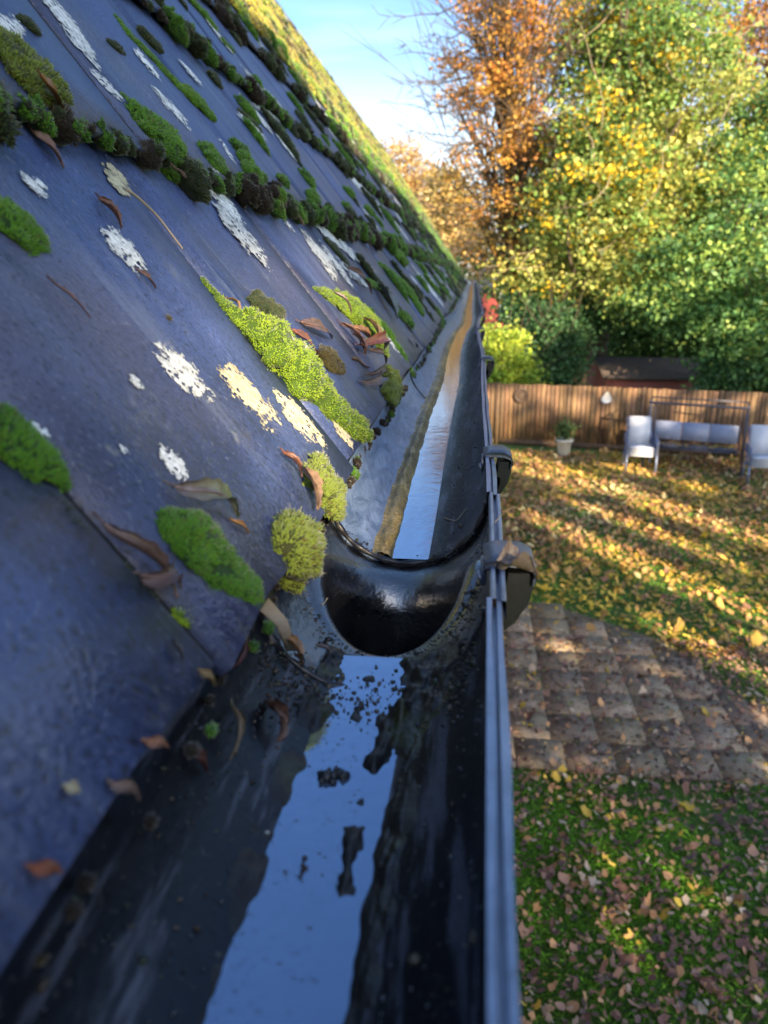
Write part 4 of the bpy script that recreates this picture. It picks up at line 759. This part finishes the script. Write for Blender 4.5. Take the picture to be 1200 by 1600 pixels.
# --- stacked garden chairs
def chair_parts(name, label, loc, rz):
    t = thing(name, label, 'chair', loc, rz, 'stacks of garden chairs'); bx = lambda nm, mt, f: (lambda b_: (f(b_), b_.build(nm, M[mt], t, local=True, smooth=False))[1])(MB())
    W = .29
    def back(b_):
        for k in range(4):
            y = .16+.035*k; z0 = .46+.03*k; b_.box((0, y+.10, z0+.34), (.46, .012, .66-.02*k), 0, None, -.20)
    bx('backrest', 'textile', back)
    def seat(b_):
        for k in range(4): b_.box((0, -.03, .42+.055*k), (.48, .48, .012), 0, None, .03)
    bx('seat', 'textile', seat)
    for sx in (-1, 1):
        def fr(b_):
            for k in range(4): z = .055*k; b_.tube([[sx*W, -.27, .41+z], [sx*W, .2, .42+z], [sx*(W-.03), .30+.02*k, .75+z], [sx*(W-.03), .37+.02*k, 1.06+z*.6]], .015, 8)
        bx('side_frame', 'alum', fr)
        def arm(b_):
            for k in range(4): z = .05*k; b_.tube([[sx*(W+.03), -.30, .44+z], [sx*(W+.03), -.28, .60+z], [sx*(W+.03), -.20, .64+z], [sx*(W+.03), .22, .66+z]], .019, 8)
        bx('armrest', 'alum', arm)
        bx('leg', 'alum', lambda b_: b_.tube([[sx*(W+.03), -.30, 0], [sx*(W+.03), -.29, .46]], .021, 8)); bx('leg', 'alum', lambda b_: b_.tube([[sx*W, .34, 0], [sx*W, .20, .42]], .021, 8))
    return t
pa_, pb_ = on_z(978, 738, -H), on_z(1024, 745, -H); mid = (pa_+pb_)/2; chair_parts('garden_chair', 'stack of pale sling garden chairs left of the swing seat', (mid[0], mid[1]+.30, -H), -.04)
P = on_z(1168, 760, -H); chair_parts('garden_chair', 'stack of pale sling garden chairs right of the swing seat, cut by the photo edge', (P[0]+.34, P[1]+.28, -H), -.10)
# --- swing seat
pa_, pb_ = on_z(1027, 728, -H), on_z(1158, 750, -H); mid = (pa_+pb_)/2; rz = math.atan2(pb_[1]-pa_[1], pb_[0]-pa_[0]); W = np.linalg.norm(pb_-pa_)/2
print('swing', pa_, pb_, rz, W)
rz = -.30; W = 1.02
sw_ = thing('swing_seat', 'blue-grey three-seat garden swing under a bare metal frame in front of the fence', 'swing seat', (mid[0], mid[1]+.55, -H), rz)
def part(nm, mt, f, par=None): b_ = MB(); f(b_); return b_.build(nm, M[mt], par or sw_, local=True)
for sx in (-1, 1):
    part('frame_leg', 'swingtube', lambda b_: b_.tube([[sx*(W+.02), -.55, 0], [sx*W, -.25, .8], [sx*W, -.1, 1.45]], .024, 8)); part('frame_leg', 'swingtube', lambda b_: b_.tube([[sx*(W+.02), .55, 0], [sx*W, .25, .8], [sx*W, .1, 1.45]], .024, 8))
    part('hanger', 'swingtube', lambda b_: b_.tube([[sx*(W-.10), .0, 1.45], [sx*(W-.12), .05, .62]], .010, 6)); part('foot_bar', 'swingtube', lambda b_: b_.tube([[sx*(W+.02), -.6, .02], [sx*(W+.02), .6, .02]], .022, 8))
part('top_beam', 'swingtube', lambda b_: b_.tube([[-W-.04, -.12, 1.45], [W+.04, -.12, 1.45]], .030, 8)); part('top_beam', 'swingtube', lambda b_: b_.tube([[-W-.02, .42, 1.50], [W+.02, .42, 1.50]], .018, 8))
for sx in (-1, 1): part('canopy_arm', 'swingtube', lambda b_: b_.tube([[sx*W, -.12, 1.45], [sx*W, .42, 1.50]], .018, 8))
for k in (-1, 0, 1): part('back_cushion', 'cushion', lambda b_: b_.box((k*.60, .20, .78), (.585, .05, .42), 0, None, -.22)); part('seat_cushion', 'swingtube', lambda b_: b_.box((k*.60, -.08, .50), (.585, .48, .05)))
part('seat_frame', 'swingtube', lambda b_: (b_.tube([[-.93, -.34, .46], [.93, -.34, .46]], .018, 8), b_.tube([[-.93, .18, .46], [.93, .18, .46]], .018, 8), b_.tube([[-.93, -.34, .46], [-.93, .18, .46], [-.93, .28, 1.0]], .016, 8), b_.tube([[.93, -.34, .46], [.93, .18, .46], [.93, .28, 1.0]], .016, 8)))
# --- leaf litter
def maple():
    pts = []
    for i in range(11):
        a = pi/2+2*pi*i/11; r_ = [1.0, .45, .85, .42, .62, .40, .30, .40, .62, .42, .85][i]; pts.append((r_*cos(a), r_*sin(a)))
    return A3(pts)
MP = maple()
def litter(P, size, cols, name, lab, tilt=.35):
    n = len(P); a = rng.uniform(0, 2*pi, n); ca, sa = np.cos(a), np.sin(a); sz = size*np.clip(rng.lognormal(-.12, .34, n), .35, 1.9)
    rx, ry = rng.normal(size=n)*tilt, rng.normal(size=n)*tilt; cu = rng.uniform(-.1, .55, n); asp = rng.uniform(.4, 1.05, n)
    lob = rng.random((n, 1)); rr0 = np.hypot(MP[:, 0], MP[:, 1])[None]; k0 = (lob*rr0+(1-lob)*.68)/rr0*(1+rng.uniform(-.2, .2, (n, 11))); X = MP[:, 0][None]*asp[:, None]*k0; Y = MP[:, 1][None]*k0; Z = cu[:, None]*(X**2+Y**2)*.6+rx[:, None]*X+ry[:, None]*Y+rng.uniform(-.08, .08, (n, 11))
    V = np.stack([(X*ca[:, None]-Y*sa[:, None]), (X*sa[:, None]+Y*ca[:, None]), Z], -1)*sz[:, None, None]*.5
    V = np.concatenate([V, np.zeros((n, 1, 3))], 1); mn = V[:, :, 2].min(1); V[:, :, 2] -= mn[:, None]*.8; V = V+P[:, None]
    F = A3([[11, i, (i+1) % 11] for i in range(11)])[None]+np.arange(n)[:, None, None]*12
    o = mk(name, V.reshape(-1, 3), F.reshape(-1, 3), M['litter'], None, np.repeat(cols, 12, 0)); return kind(o, 'stuff', lab)
def samp(n, x0, x1, ya, yb, zz=.028): return np.stack([rng.uniform(x0, x1, n), rng.uniform(ya, yb, n), np.full(n, -H+zz)], 1)
YL = [(.72, .50, .06), (.62, .40, .09), (.52, .30, .10), (.40, .21, .10), (.25, .13, .08), (.68, .55, .25)]
P = samp(52000, -.5, 12, 8.2, fpt(6)+.1); P = P[(P[:, 1] < fpt(P[:, 0])-.08)]; inp = P[:, 0] < pat_right(np.clip(P[:, 1], 5.9, 9.6))*(P[:, 1] < 9.6); dn = fbm(P, .7, 1); keep = (rng.random(len(P)) < np.where(inp, .10, np.clip(.80+.35*dn, .42, 1))); P = P[keep]
litter(P, .105, palpick(YL, [2, 2, 2.2, 2, 1.4, 1.2], P, .9, .25), 'fallen_leaves', 'yellow and brown fallen leaves covering the far lawn', .40)
P = samp(26000, -.8, 8, 3.0, 8.6); dn = fbm(P, 1.3, 2); inp = (P[:, 1] > 5.95) & (P[:, 0] < pat_right(np.clip(P[:, 1], 5.9, 9.6))-.12); dens = np.where(inp, .36, np.clip(.48+.20*P[:, 0]+.35*dn, .15, 1)); dens = np.where((P[:, 1] > 5.5) & (P[:, 1] < 6.25), np.maximum(dens, .30), dens); P = P[rng.random(len(P)) < dens]
P[:, 2] += .010
litter(P, .072, palpick([(.24, .13, .10), (.38, .22, .15), (.17, .11, .09), (.54, .31, .15), (.60, .46, .32), (.72, .50, .08)], [2.2, 2.2, 1.8, 1.8, 1.4, .9], P, 4.5, .4, 3), 'fallen_leaves', 'mostly brown fallen leaves on the near lawn and the paving', .42)
lf = litter(A3([[0, 0, 0.]])+on_z(1080, 1266, -H+.03), .13, A3([[.70, .46, .03]]), 'fallen_leaf', '', .2); del lf['kind']; tag(lf, 'single large bright yellow leaf on the near lawn', 'leaf')
P = samp(900, 4.2, 6.6, 15.9, 17.5)[:0]
Rz = A3([[cos(rz), -sin(rz)], [sin(rz), cos(rz)]]); q = rng.uniform(-1, 1, (150, 2))*A3([.88, .22]); c_ = (Rz@q.T).T
P = np.stack([c_[:, 0]+mid[0], c_[:, 1]+mid[1]+.47, np.full(150, -H+.53)], 1); litter(P, .085, palpick(YL, [2, 2, 2, 1, 1, 2], P, 3), 'fallen_leaves', 'fallen leaves lying on the swing seat', .3)
# debris flecks on the paving
P = samp(9000, -.6, 4, 5.8, 9.5); P = P[P[:, 0] < pat_right(P[:, 1])+.1]; P[:, 2] = -H+.048
litter(P, .034, palpick([(.07, .06, .04), (.17, .20, .08), (.36, .28, .15), (.20, .10, .06)], [3, 1.3, 1.5, 1.5], P, 1.5, .3), 'leaf_debris', 'small leaf crumbs and seeds strewn over the paving', .3)
# --- grass
def grass(n, x0, x1, ya, yb, h, wd, lab, skip=False):
    P = samp(n, x0, x1, ya, yb); P[:, 2] = -H
    if skip: P = P[~((P[:, 1] > 5.93) & (P[:, 1] < 9.6) & (P[:, 0] < pat_right(np.clip(P[:, 1], 5.9, 9.6))))]
    P = P[rng.random(len(P)) < np.clip(.75+.5*fbm(P, .9, 2), .1, 1)]
    n = len(P); a = rng.uniform(0, 2*pi, n); s_ = np.stack([np.cos(a), np.sin(a), a*0], 1); hh = h*rng.uniform(.5, 1.4, (n, 1)); ln = rng.normal(size=(n, 3))*A3([1, 1, 0])*hh*.7
    V = np.stack([P-s_*wd, P+s_*wd, P+ln*.4+A3([0, 0, 1])*hh*.7+s_*wd*.7, P+ln+A3([0, 0, 1])*hh], 1); F = np.arange(n)[:, None]*4; F = np.concatenate([F+A3([[0, 1, 2]]), F+A3([[0, 2, 3]])])
    g = fbm(P, 1.6, 3)[:, None]*.25+rng.uniform(.45, 1.6, (n, 1)); c = np.repeat(g*A3([.23, .50, .05])+np.clip(rng.normal(size=(n, 1)), 0, 3)*A3([.02, .01, .0]), 4, 0)
    kind(mk('grass', V.reshape(-1, 3), F, M['grass'], None, c), 'stuff', lab)
grass(110000, -.5, 5, 2.8, 5.93, .034, .0030, 'short green grass of the near lawn')
grass(90000, -.3, 10, 6.0, 19, .035, .004, 'short green grass of the far lawn', True)
# ================================================================= TREES
def tree(name, label, base, blobs_, nleaf, size, cols, wts, height, trunk=.3, limbs=14, clump=.55, per=34, bare=0, cat='tree', group=None, vine=0, colscale=.45, leafmat_='leaf', top=None, jit=.30, inner=.35, sideways=0):
    """blobs_: ellipsoids (centre, radii) of the crown; leaf clumps fill their shells, limbs run out to them"""
    base = A3(base, float); t = thing(name, label, cat, base, 0, group); Cn = A3([b_[0] for b_ in blobs_]); Rr = A3([b_[1] for b_ in blobs_], float); vol = Rr.prod(1)**.67; pr = vol/vol.sum(); nc = max(1, nleaf//per)
    i = rng.choice(len(Cn), nc, p=pr); d = rng.normal(size=(nc, 3)); d /= np.linalg.norm(d, axis=1)[:, None]; rad = rng.uniform(inner, 1.0, (nc, 1))**.6*(1+.12*rng.normal(size=(nc, 1)))
    cc = Cn[i]+d*rad*Rr[i]; cc = cc[cc[:, 2] > -H+.3]
    cs = clump*rng.uniform(.5, 1.3, (len(cc), 1)); L = np.repeat(cc, per, 0)+rng.normal(size=(len(cc)*per, 3))*np.repeat(cs, per, 0)*A3([1, 1, .55]); keepL = L[:, 2] > -H+.05; L = L[keepL]
    cl = np.repeat(palpick(cols, wts, cc, colscale, .34, len(name) % 6), per, 0); cl = cl[keepL]; al_ = palpick(cols, wts, L, colscale, jit, 1); pk = rng.random(len(L)) < .22; cl = np.where(pk[:, None], al_, cl)*(1+rng.uniform(-jit, jit, (len(L), 1))); V, F, c = leafcloud(L, 0, size, cl); mk('crown', V, F, M[leafmat_], t, c)
    b = MB(); tp = A3(top, float) if top is not None else A3([Cn[:, 0].mean(), Cn[:, 1].mean(), -H+height*.8]); mids = [base+(tp-base)*f+A3([sin(f*5)*.12, cos(f*4)*.1, 0])*height*.06*(f > 0) for f in np.linspace(0, 1, 7)]
    b.tube(mids, np.linspace(trunk, trunk*.22, 7), 10); b.build('trunk', M['bark'], t, smooth=True)
    lb = MB(); tg = cc[rng.choice(len(cc), min(limbs, len(cc)), replace=False)]
    for T in tg:
        f = np.clip((T[2]+H)/height*.75-.05*random.random(), .12, .92); k_ = f*6; a0 = A3(mids[int(k_)])*(1-k_ % 1)+A3(mids[min(6, int(k_)+1)])*(k_ % 1)
        dd = T-a0; q = A3([a0, a0+dd*.35+A3([0, 0, .12])*np.linalg.norm(dd)*.5, a0+dd*.7+A3([0, 0, .1])*np.linalg.norm(dd)*.4+rng.normal(size=3)*.15, T]); tt = np.linspace(0, 3, 9); q = np.stack([np.interp(tt, range(4), q[:, j]) for j in range(3)], 1); q[1:-1] += rng.normal(size=(7, 3))*.05*np.linalg.norm(dd)*.3
        r0 = trunk*.30*(1-f*.6)*min(1, np.linalg.norm(dd)/4+.3); lb.tube(q, np.linspace(r0, .012, 9), 6, cap=False)
        for _ in range(4+bare):
            a = q[random.randint(3, 8)]; e = a+(dd/np.linalg.norm(dd)+rng.normal(size=3)*.55)*random.uniform(.5, 1.5); m2 = (a+e)/2+rng.normal(size=3)*.08; lb.tube([a, m2, e], [.016, .011, .004], 4, cap=False)
            for _ in range(bare): e2 = e+(e-a)*random.uniform(.2, .6)+rng.normal(size=3)*.3; lb.tube([m2 if random.random() < .5 else e, (e+e2)/2+rng.normal(size=3)*.05, e2], [.010, .008, .004], 4, cap=False)
    for _ in range(sideways):                # bare horizontal sprays reaching out into the sky
        T = cc[rng.integers(len(cc))]; 
        if T[0] > Cn[:, 0].mean()+.3: continue
        e = T+A3([-random.uniform(.8, 2.4), random.uniform(-.6, .6), random.uniform(-.5, .4)]); ms = [T+(e-T)*f+A3([0, 0, -.25*sin(pi*f)])+rng.normal(size=3)*.05 for f in np.linspace(0, 1, 6)]; lb.tube(ms, np.linspace(.030, .006, 6), 5, cap=False)
        for _ in range(9):
            a = ms[random.randint(1, 5)]; e2 = a+A3([-random.uniform(.1, .6), random.uniform(-.3, .3), random.uniform(-.35, .35)]); lb.tube([a, (a+e2)/2+rng.normal(size=3)*.04, e2], [.011, .008, .005], 4, cap=False)
    lb.build('limbs', M['bark'], t)
    if vine:
        vb = MB()
        for _ in range(vine):
            T = cc[rng.integers(len(cc))]; q = [T]; dv = A3([random.uniform(-.6, .6), random.uniform(-.4, -.1), random.uniform(-.5, .6)])
            for _ in range(6): dv = dv+rng.normal(size=3)*.28; q.append(q[-1]+dv*.28)
            vb.tube(q, np.linspace(.018, .006, 7), 5, cap=False)
        vb.build('bare_vines', M['vine'], t)
    return t
def wp(u, v, y): return on_y(u, v, y)
def eb(u, v, y, ru, rv, ry=None):          # crown ellipsoid seen at photo pixel (u, v), y metres away, radii in photo pixels
    P = wp(u, v, y); d = P@CF; return (P, (ru*d/FPX, ry if ry else ru*d/FPX*.9, rv*d/FPX))
TG = 'trees beyond the fence'
cop = [(.55, .23, .045), (.62, .34, .07), (.40, .17, .05), (.68, .42, .09), (.30, .20, .07)]
tree('beech_tree', 'tall copper beech with orange-brown leaves and bare twigs against the open sky', wp(800, 520, 27)*A3([1, 1, 0])+A3([0, 0, -H]),
     [eb(810, -60, 24, 110, 130), eb(785, 40, 24, 85, 80), eb(745, 130, 24, 60, 50), eb(800, 150, 24, 70, 80), eb(745, 230, 24, 45, 40), eb(810, 270, 24, 60, 70), eb(765, 330, 25, 50, 40), eb(790, 400, 25, 60, 50), eb(715, 95, 24, 30, 30), eb(860, 60, 25, 60, 90), eb(850, 240, 25, 45, 60), eb(720, 300, 25, 35, 40)], 14000, .105, cop, [2, 2, 1.6, 1.4, 1.6], 17, .34, 60, .28, 40, bare=3, group=TG, sideways=60)
grn = [(.68, .60, .13), (.52, .53, .14), (.34, .40, .11), (.19, .32, .07), (.74, .50, .04), (.11, .21, .06)]
tree('sycamore_tree', 'large sycamore with yellow-green leaves filling the middle of the garden end', wp(895, 560, 24.5)*A3([1, 1, 0])+A3([0, 0, -H]),
     [eb(990, 60, 24, 90, 90), eb(1070, 140, 24, 110, 90), eb(940, 190, 23.5, 80, 70), eb(890, 330, 23.5, 70, 70), eb(960, 330, 23, 90, 80), eb(1060, 290, 23.5, 100, 80), eb(860, 430, 24, 70, 50), eb(980, 430, 23.5, 80, 50), eb(940, 250, 22.5, 60, 50)], 52000, .135, grn, [1.4, 2.2, 2.2, 1.4, .9, .8], 15, .38, 60, .36, 60, group=TG, vine=130)
dgr = [(.20, .36, .10), (.12, .26, .09), (.32, .44, .10), (.08, .18, .06), (.55, .50, .08)]
tree('maple_tree', 'dark green broadleaf tree at the right edge, its low boughs hanging over the fence', wp(1180, 560, 23)*A3([1, 1, 0])+A3([0, 0, -H]),
     [eb(1160, 330, 22.5, 100, 100), eb(1100, 430, 22, 110, 70), eb(1200, 470, 22, 110, 90), eb(1040, 480, 22.5, 90, 40), eb(1180, 540, 21.5, 80, 45), eb(1230, 220, 23, 80, 90), eb(1330, 350, 23, 120, 160)], 46000, .13, dgr, [1.6, 2, 1.4, 1.6, .7], 12, .3, 30, .36, 60, group=TG)
tree('ivy_tree', 'upright tree smothered in pale green ivy with bare straw-coloured stems', wp(930, 560, 25.5)*A3([1, 1, 0])+A3([0, 0, -H]),
     [eb(930, 0, 25.5, 70, 110), eb(900, 100, 25.5, 60, 70), eb(985, 20, 25, 60, 110), eb(1080, -20, 25.5, 90, 70)], 16000, .10, [(.30, .44, .06), (.48, .50, .07), (.16, .30, .05), (.50, .38, .10)], [2, 1.6, 1.6, .7], 17, .35, 24, .34, 26, group=TG, vine=110)
tree('oak_tree', 'far copper-leaved tree with a thick dark bough at the top right corner', wp(1190, 560, 29)*A3([1, 1, 0])+A3([0, 0, -H]),
     [eb(1150, 60, 29, 60, 45), eb(1220, 40, 29, 70, 70), eb(1130, 120, 29, 40, 25), eb(1210, 150, 29, 60, 40), eb(1300, 0, 29, 80, 120)], 9000, .13, cop, [1, 1, 1.6, .8, 1], 16, .4, 26, .4, 26, bare=2, group=TG)
gold = [(.62, .42, .14), (.55, .34, .12), (.48, .30, .12), (.66, .50, .20)]
tree('birch_tree', 'distant thin golden tree seen over the end of the roof', wp(650, 440, 60)*A3([1, 1, 0])+A3([0, 0, -H]), [eb(635, 265, 60, 32, 45), eb(660, 310, 60, 35, 50), eb(610, 240, 60, 22, 25), eb(690, 350, 60, 30, 50)], 6000, .22, gold, [1, 1, 1, 1], 13, .25, 30, .6, 16, bare=3, group=TG)
tree('golden_tree', 'golden tree between the distant thin tree and the copper beech', wp(705, 440, 45)*A3([1, 1, 0])+A3([0, 0, -H]), [eb(700, 300, 45, 30, 40), eb(725, 350, 45, 35, 50), eb(690, 360, 45, 30, 40), eb(740, 400, 42, 40, 40)], 8000, .20, gold+[(.30, .24, .06)], [1, 1, 1, 1, 2], 9, .25, 20, .55, 18, bare=2, group=TG)
SG = 'shrubs behind the fence'
tree('laurel_shrub', 'yellow-green shrub just beyond the gutter rim behind the fence', wp(790, 620, 21.5)*A3([1, 1, 0])+A3([0, 0, -H]), [eb(790, 560, 21.5, 38, 48), eb(775, 610, 21.5, 35, 40), eb(815, 590, 21.5, 30, 30), eb(760, 540, 22, 30, 35)], 7000, .10, [(.44, .52, .06), (.30, .46, .06), (.54, .58, .10)], [1, 1, 1], 2.6, .07, 10, .2, 22, cat='shrub', group=SG)
tree('laurel_shrub', 'dark green dense shrub left of the shed', wp(860, 620, 22.5)*A3([1, 1, 0])+A3([0, 0, -H]), [eb(860, 520, 22.8, 50, 50), eb(830, 490, 24, 40, 40), eb(880, 560, 22.5, 28, 40), eb(900, 500, 24, 50, 40), eb(855, 580, 22.5, 40, 40)], 13000, .12, [(.08, .18, .07), (.055, .13, .05), (.13, .24, .08)], [1, 1, 1], 3.4, .09, 12, .26, 24, cat='shrub', group=SG)
tree('laurel_shrub', 'dark green shrub right of the shed under the low boughs', wp(1130, 620, 21.5)*A3([1, 1, 0])+A3([0, 0, -H]), [eb(1140, 585, 21.5, 50, 30), eb(1190, 580, 21.5, 60, 45), eb(1270, 570, 21.5, 70, 60)], 10000, .13, [(.11, .23, .08), (.07, .16, .05), (.18, .30, .08)], [1, 1, 1], 2.4, .07, 10, .25, 24, cat='shrub', group=SG)
tree('hedge_shrub', 'dark hedge behind the shed', wp(1010, 560, 27.5)*A3([1, 1, 0])+A3([0, 0, -H]), [eb(u_, v_, 27.5, 60, 45) for u_, v_ in ((940, 500), (1010, 480), (1090, 500), (1170, 500), (1010, 540), (1100, 550), (930, 550), (1180, 560))], 17000, .17, [(.13, .26, .09), (.09, .20, .07), (.20, .32, .08)], [1, 1, 1], 4.6, .1, 14, .35, 26, cat='hedge', group=SG)
for q, (u_, lb) in enumerate([(-140, 'hidden far hedge tree left of the house line'), (1010, 'dense dark backdrop tree behind the sycamore'), (870, 'dense dark backdrop tree behind the beech'), (1180, 'dense dark backdrop tree behind the right boughs')]):
    if q == 0: continue
    tree('hedge_tree', lb, wp(u_, 560, 31)*A3([1, 1, 0])+A3([0, 0, -H]), [eb(u_, 330, 31, 95, 100), eb(u_, 440, 31, 110, 80), eb(u_, 250, 31, 60, 50)], 9000, .24, [(.12, .22, .07), (.18, .26, .07), (.36, .30, .08)], [2, 2, 1], 13, .3, 14, .6, 24, group=TG)
# --- shed
P = on_y(935, 600, 24.2); d = P@CF; sc_ = d/FPX; x0, x1 = on_y(918, 600, 24.)[0], on_y(1085, 600, 24.)[0]; zt = on_y(950, 588, 24.)[2]; zr = on_y(950, 558, 25.0)[2]
shed = thing('shed', 'red-brown garden shed with a dark felt roof behind the fence', 'shed', ((x0+x1)/2, 25, -H))
xa = x0+.55; b = MB(); b.box(((xa+x1)/2, 24.6, (-H+zt)/2), (x1-xa, 1.4, zt+H)); wl = b.build('wall', M['shedwall'], shed)
V = A3([[x0+.02, 25.3, -H], [xa, 23.9, -H], [xa, 23.9, zt], [(x0+xa)/2, 24.6, zr-.03], [x0+.02, 25.3, zt]]); V2 = V+A3([.06, .04, 0]); mk('gable', np.concatenate([V, V2]), [A3([[0, 1, 2, 4], [5, 9, 7, 6]]), A3([[4, 2, 3], [9, 8, 7]])], M['shedwall'], shed)
xm = (x0+xa)/2; V = A3([[xa-.12, 23.75, zt-.06], [x1+.15, 23.75, zt-.06], [x1+.15, 24.6, zr], [xm-.05, 24.6, zr], [x0-.1, 25.45, zt-.06], [x1+.15, 25.45, zt-.06]]); V = np.concatenate([V, V+A3([0, 0, .05])])
mk('roof', V, A3([[0, 1, 2, 3], [3, 2, 5, 4], [6, 9, 8, 7], [9, 10, 11, 8], [0, 3, 9, 6], [3, 4, 10, 9], [0, 6, 7, 1], [1, 7, 8, 2], [2, 8, 11, 5], [5, 11, 10, 4]]), M['felt'], shed)
# --- distant red house seen between gutter end and shrubs
Y = 48.; z0 = on_y(780, 455, Y)[2]; z1 = on_y(780, 412, Y+3)[2]; x0, x1 = on_y(755, 450, Y)[0], on_y(835, 450, Y)[0]
h2 = thing('neighbour_house', 'distant red-walled house with a blue-grey roof and white window posts', 'house', ((x0+x1)/2, Y+3, -H))
b = MB(); b.box(((x0+x1)/2, Y+3, (-H+z0)/2), (x1-x0, 6, z0+H)); wl = b.build('wall', M['redwall'], h2)
V = A3([[x0-.3, Y-.3, z0], [x1+.3, Y-.3, z0], [x1+.3, Y+3, z1], [x0-.3, Y+3, z1], [x0-.3, Y+6.3, z0], [x1+.3, Y+6.3, z0]]); mk('roof', np.concatenate([V, V+A3([0, 0, .2])]), A3([[0, 1, 2, 3], [3, 2, 5, 4], [6, 9, 8, 7], [9, 10, 11, 8], [0, 6, 7, 1], [0, 3, 9, 6], [1, 7, 8, 2]]), M['slateroof'], h2)
for u_ in (793, 812):
    P = on_y(u_, 475, Y-.05); b = MB(); b.box((P[0], P[1], P[2]), (1.0, .1, 1.9)); f = b.build('window', M['white'], h2); b = MB(); b.box((P[0], P[1]-.07, P[2]), (.72, .04, 1.6)); b.build('pane', M['glass'], f)
# --- unseen trees added behind the camera, shaped to shade the house and lawn
h_, q_ = A3([.54, -.84]), A3([.84, .54]); TE = math.tan(SUN_EL)
def edge(a): return np.interp(a, [-9, -1, -.17, 1, 2.9, 5.4, 8, 11, 14, 17, 25, 34], [.3, .6, .95, 1.75, 2.8, 3.7, 4.2, 4.7, 5.0, 5.2, 6.0, 6.5])
gaps = [(.19, .10, .02, .03), (.42, .33, .02, .02), (10.9, .3, .30, 2.3), (8.35, -1.2, .26, 1.2), (9.6, -.6, .14, .9), (7.1, -2.2, .12, .5), (12.4, .8, .2, .3), (11.25, 2.6, .18, .16), (12.9, 3.35, .2, .16), (13.3, 3.2, .2, .2), (12.2, 3.3, .16, .2), (11.6, 3.3, .14, .16), (14.4, 3.0, .2, .2), (13.9, 3.4, .2, .14), (12.5, 2.9, .12, .12), (15.2, 3.2, .2, .3), (10.2, 1.1, .15, .3)]  # openings cut in the added leaves where spots of sun should land
def ae_(P): al_ = P[0]*h_[0]+P[1]*h_[1]; return P[0]*q_[0]+P[1]*q_[1], P[2]-al_*TE
rg = random.Random(5)
for u_, v_, r_ in [(797, 676, .12), (983, 606, .16), (1012, 624, .16), (1050, 640, .14), (900, 640, .12), (785, 615, .14), (845, 600, .12), (940, 655, .1), (1120, 640, .14), (870, 610, .10), (960, 680, .1), (1085, 610, .12), (1180, 630, .15), (830, 650, .10), (1120, 700, .10)]+[(rg.uniform(770, 1200), rg.uniform(595, 690), rg.uniform(.03, .08)) for _ in range(14)]:
    P_ = on_y(u_, v_, 19.4); a_, e_ = ae_(P_); gaps.append((a_, e_, r_, r_*.8))
for u_, v_, r_ in [(1060, 905, .10), (950, 860, .08), (1150, 940, .12), (1000, 790, .12), (1130, 830, .08), (880, 760, .1), (1080, 760, .08), (860, 1010, .06), (1180, 1000, .06)]:
    a_, e_ = ae_(on_z(u_, v_, -H)); gaps.append((a_, e_, r_, r_))
for u_, v_, r_ in [(970, 575, .25), (945, 582, .2), (1040, 565, .15)]:
    a_, e_ = ae_(on_y(u_, v_, 24)); gaps.append((a_, e_, r_, r_))
bounds = [-9, -4, .8, 5, 9.6, 14, 19, 25, 34]
for k_ in range(8):
    a0, a1 = bounds[k_], bounds[k_+1]; n = int((a1-a0)*1500); a = rng.uniform(a0-.6, a1+.6, n); top = edge(a)+.25*np.sin(a*2.3)+.12*np.sin(a*7.1); e = -4.6+(top+4.6)*rng.random(n)**.9; al = 15+rng.normal(size=n)*.9
    ok = np.ones(n, bool)
    for ga, ge, ra, re in gaps: ok &= ((a-ga)/(ra+.14))**2+((e-ge)/(re+.14))**2 > 1
    a, e, al = a[ok], e[ok], al[ok]
    if k_ in (1, 2):                       # extra leaves added to block sun, leaving a small gap for the eave
        fa_ = np.concatenate([rng.uniform(-1.2, -.07, 900), rng.uniform(.58, 1.9, 600), rng.uniform(-.07, .5, 260)]); fe_ = np.concatenate([rng.uniform(-.9, .55, 900), rng.uniform(-.6, .95, 600), rng.uniform(-.9, -.16, 260)])
        own = (fa_ < bounds[2]) if k_ == 1 else (fa_ >= bounds[2]); a = np.concatenate([a, fa_[own]]); e = np.concatenate([e, fe_[own]]); al = np.concatenate([al, 14.5+rng.normal(size=own.sum())*.3])
    L = np.stack([a*q_[0]+al*h_[0], a*q_[1]+al*h_[1], e+al*TE], 1)
    V, F, c = leafcloud(L, 0, .34, palpick([(.05, .10, .03), (.09, .15, .03), (.28, .20, .05)], [2, 2, 1], L, .4))
    am = (a0+a1)/2; bs = A3([am*q_[0]+15*h_[0], am*q_[1]+15*h_[1], -H]); t = thing('shade_tree', ['', ''][0] or f'added shade tree in the belt behind the photographer', 'tree', bs, 0, 'tree belt behind the photographer')
    t['label'] = 'added shade tree in the belt behind the photographer, out of the picture'
    mk('crown', V, F, M['leaf'], t, c); b = MB(); b.tube([bs, bs+A3([.1, 0, 4]), bs+A3([0, .1, 6+float(edge(am))+3.2])], [.3, .24, .08], 10); b.build('trunk', M['bark'], t, smooth=True)
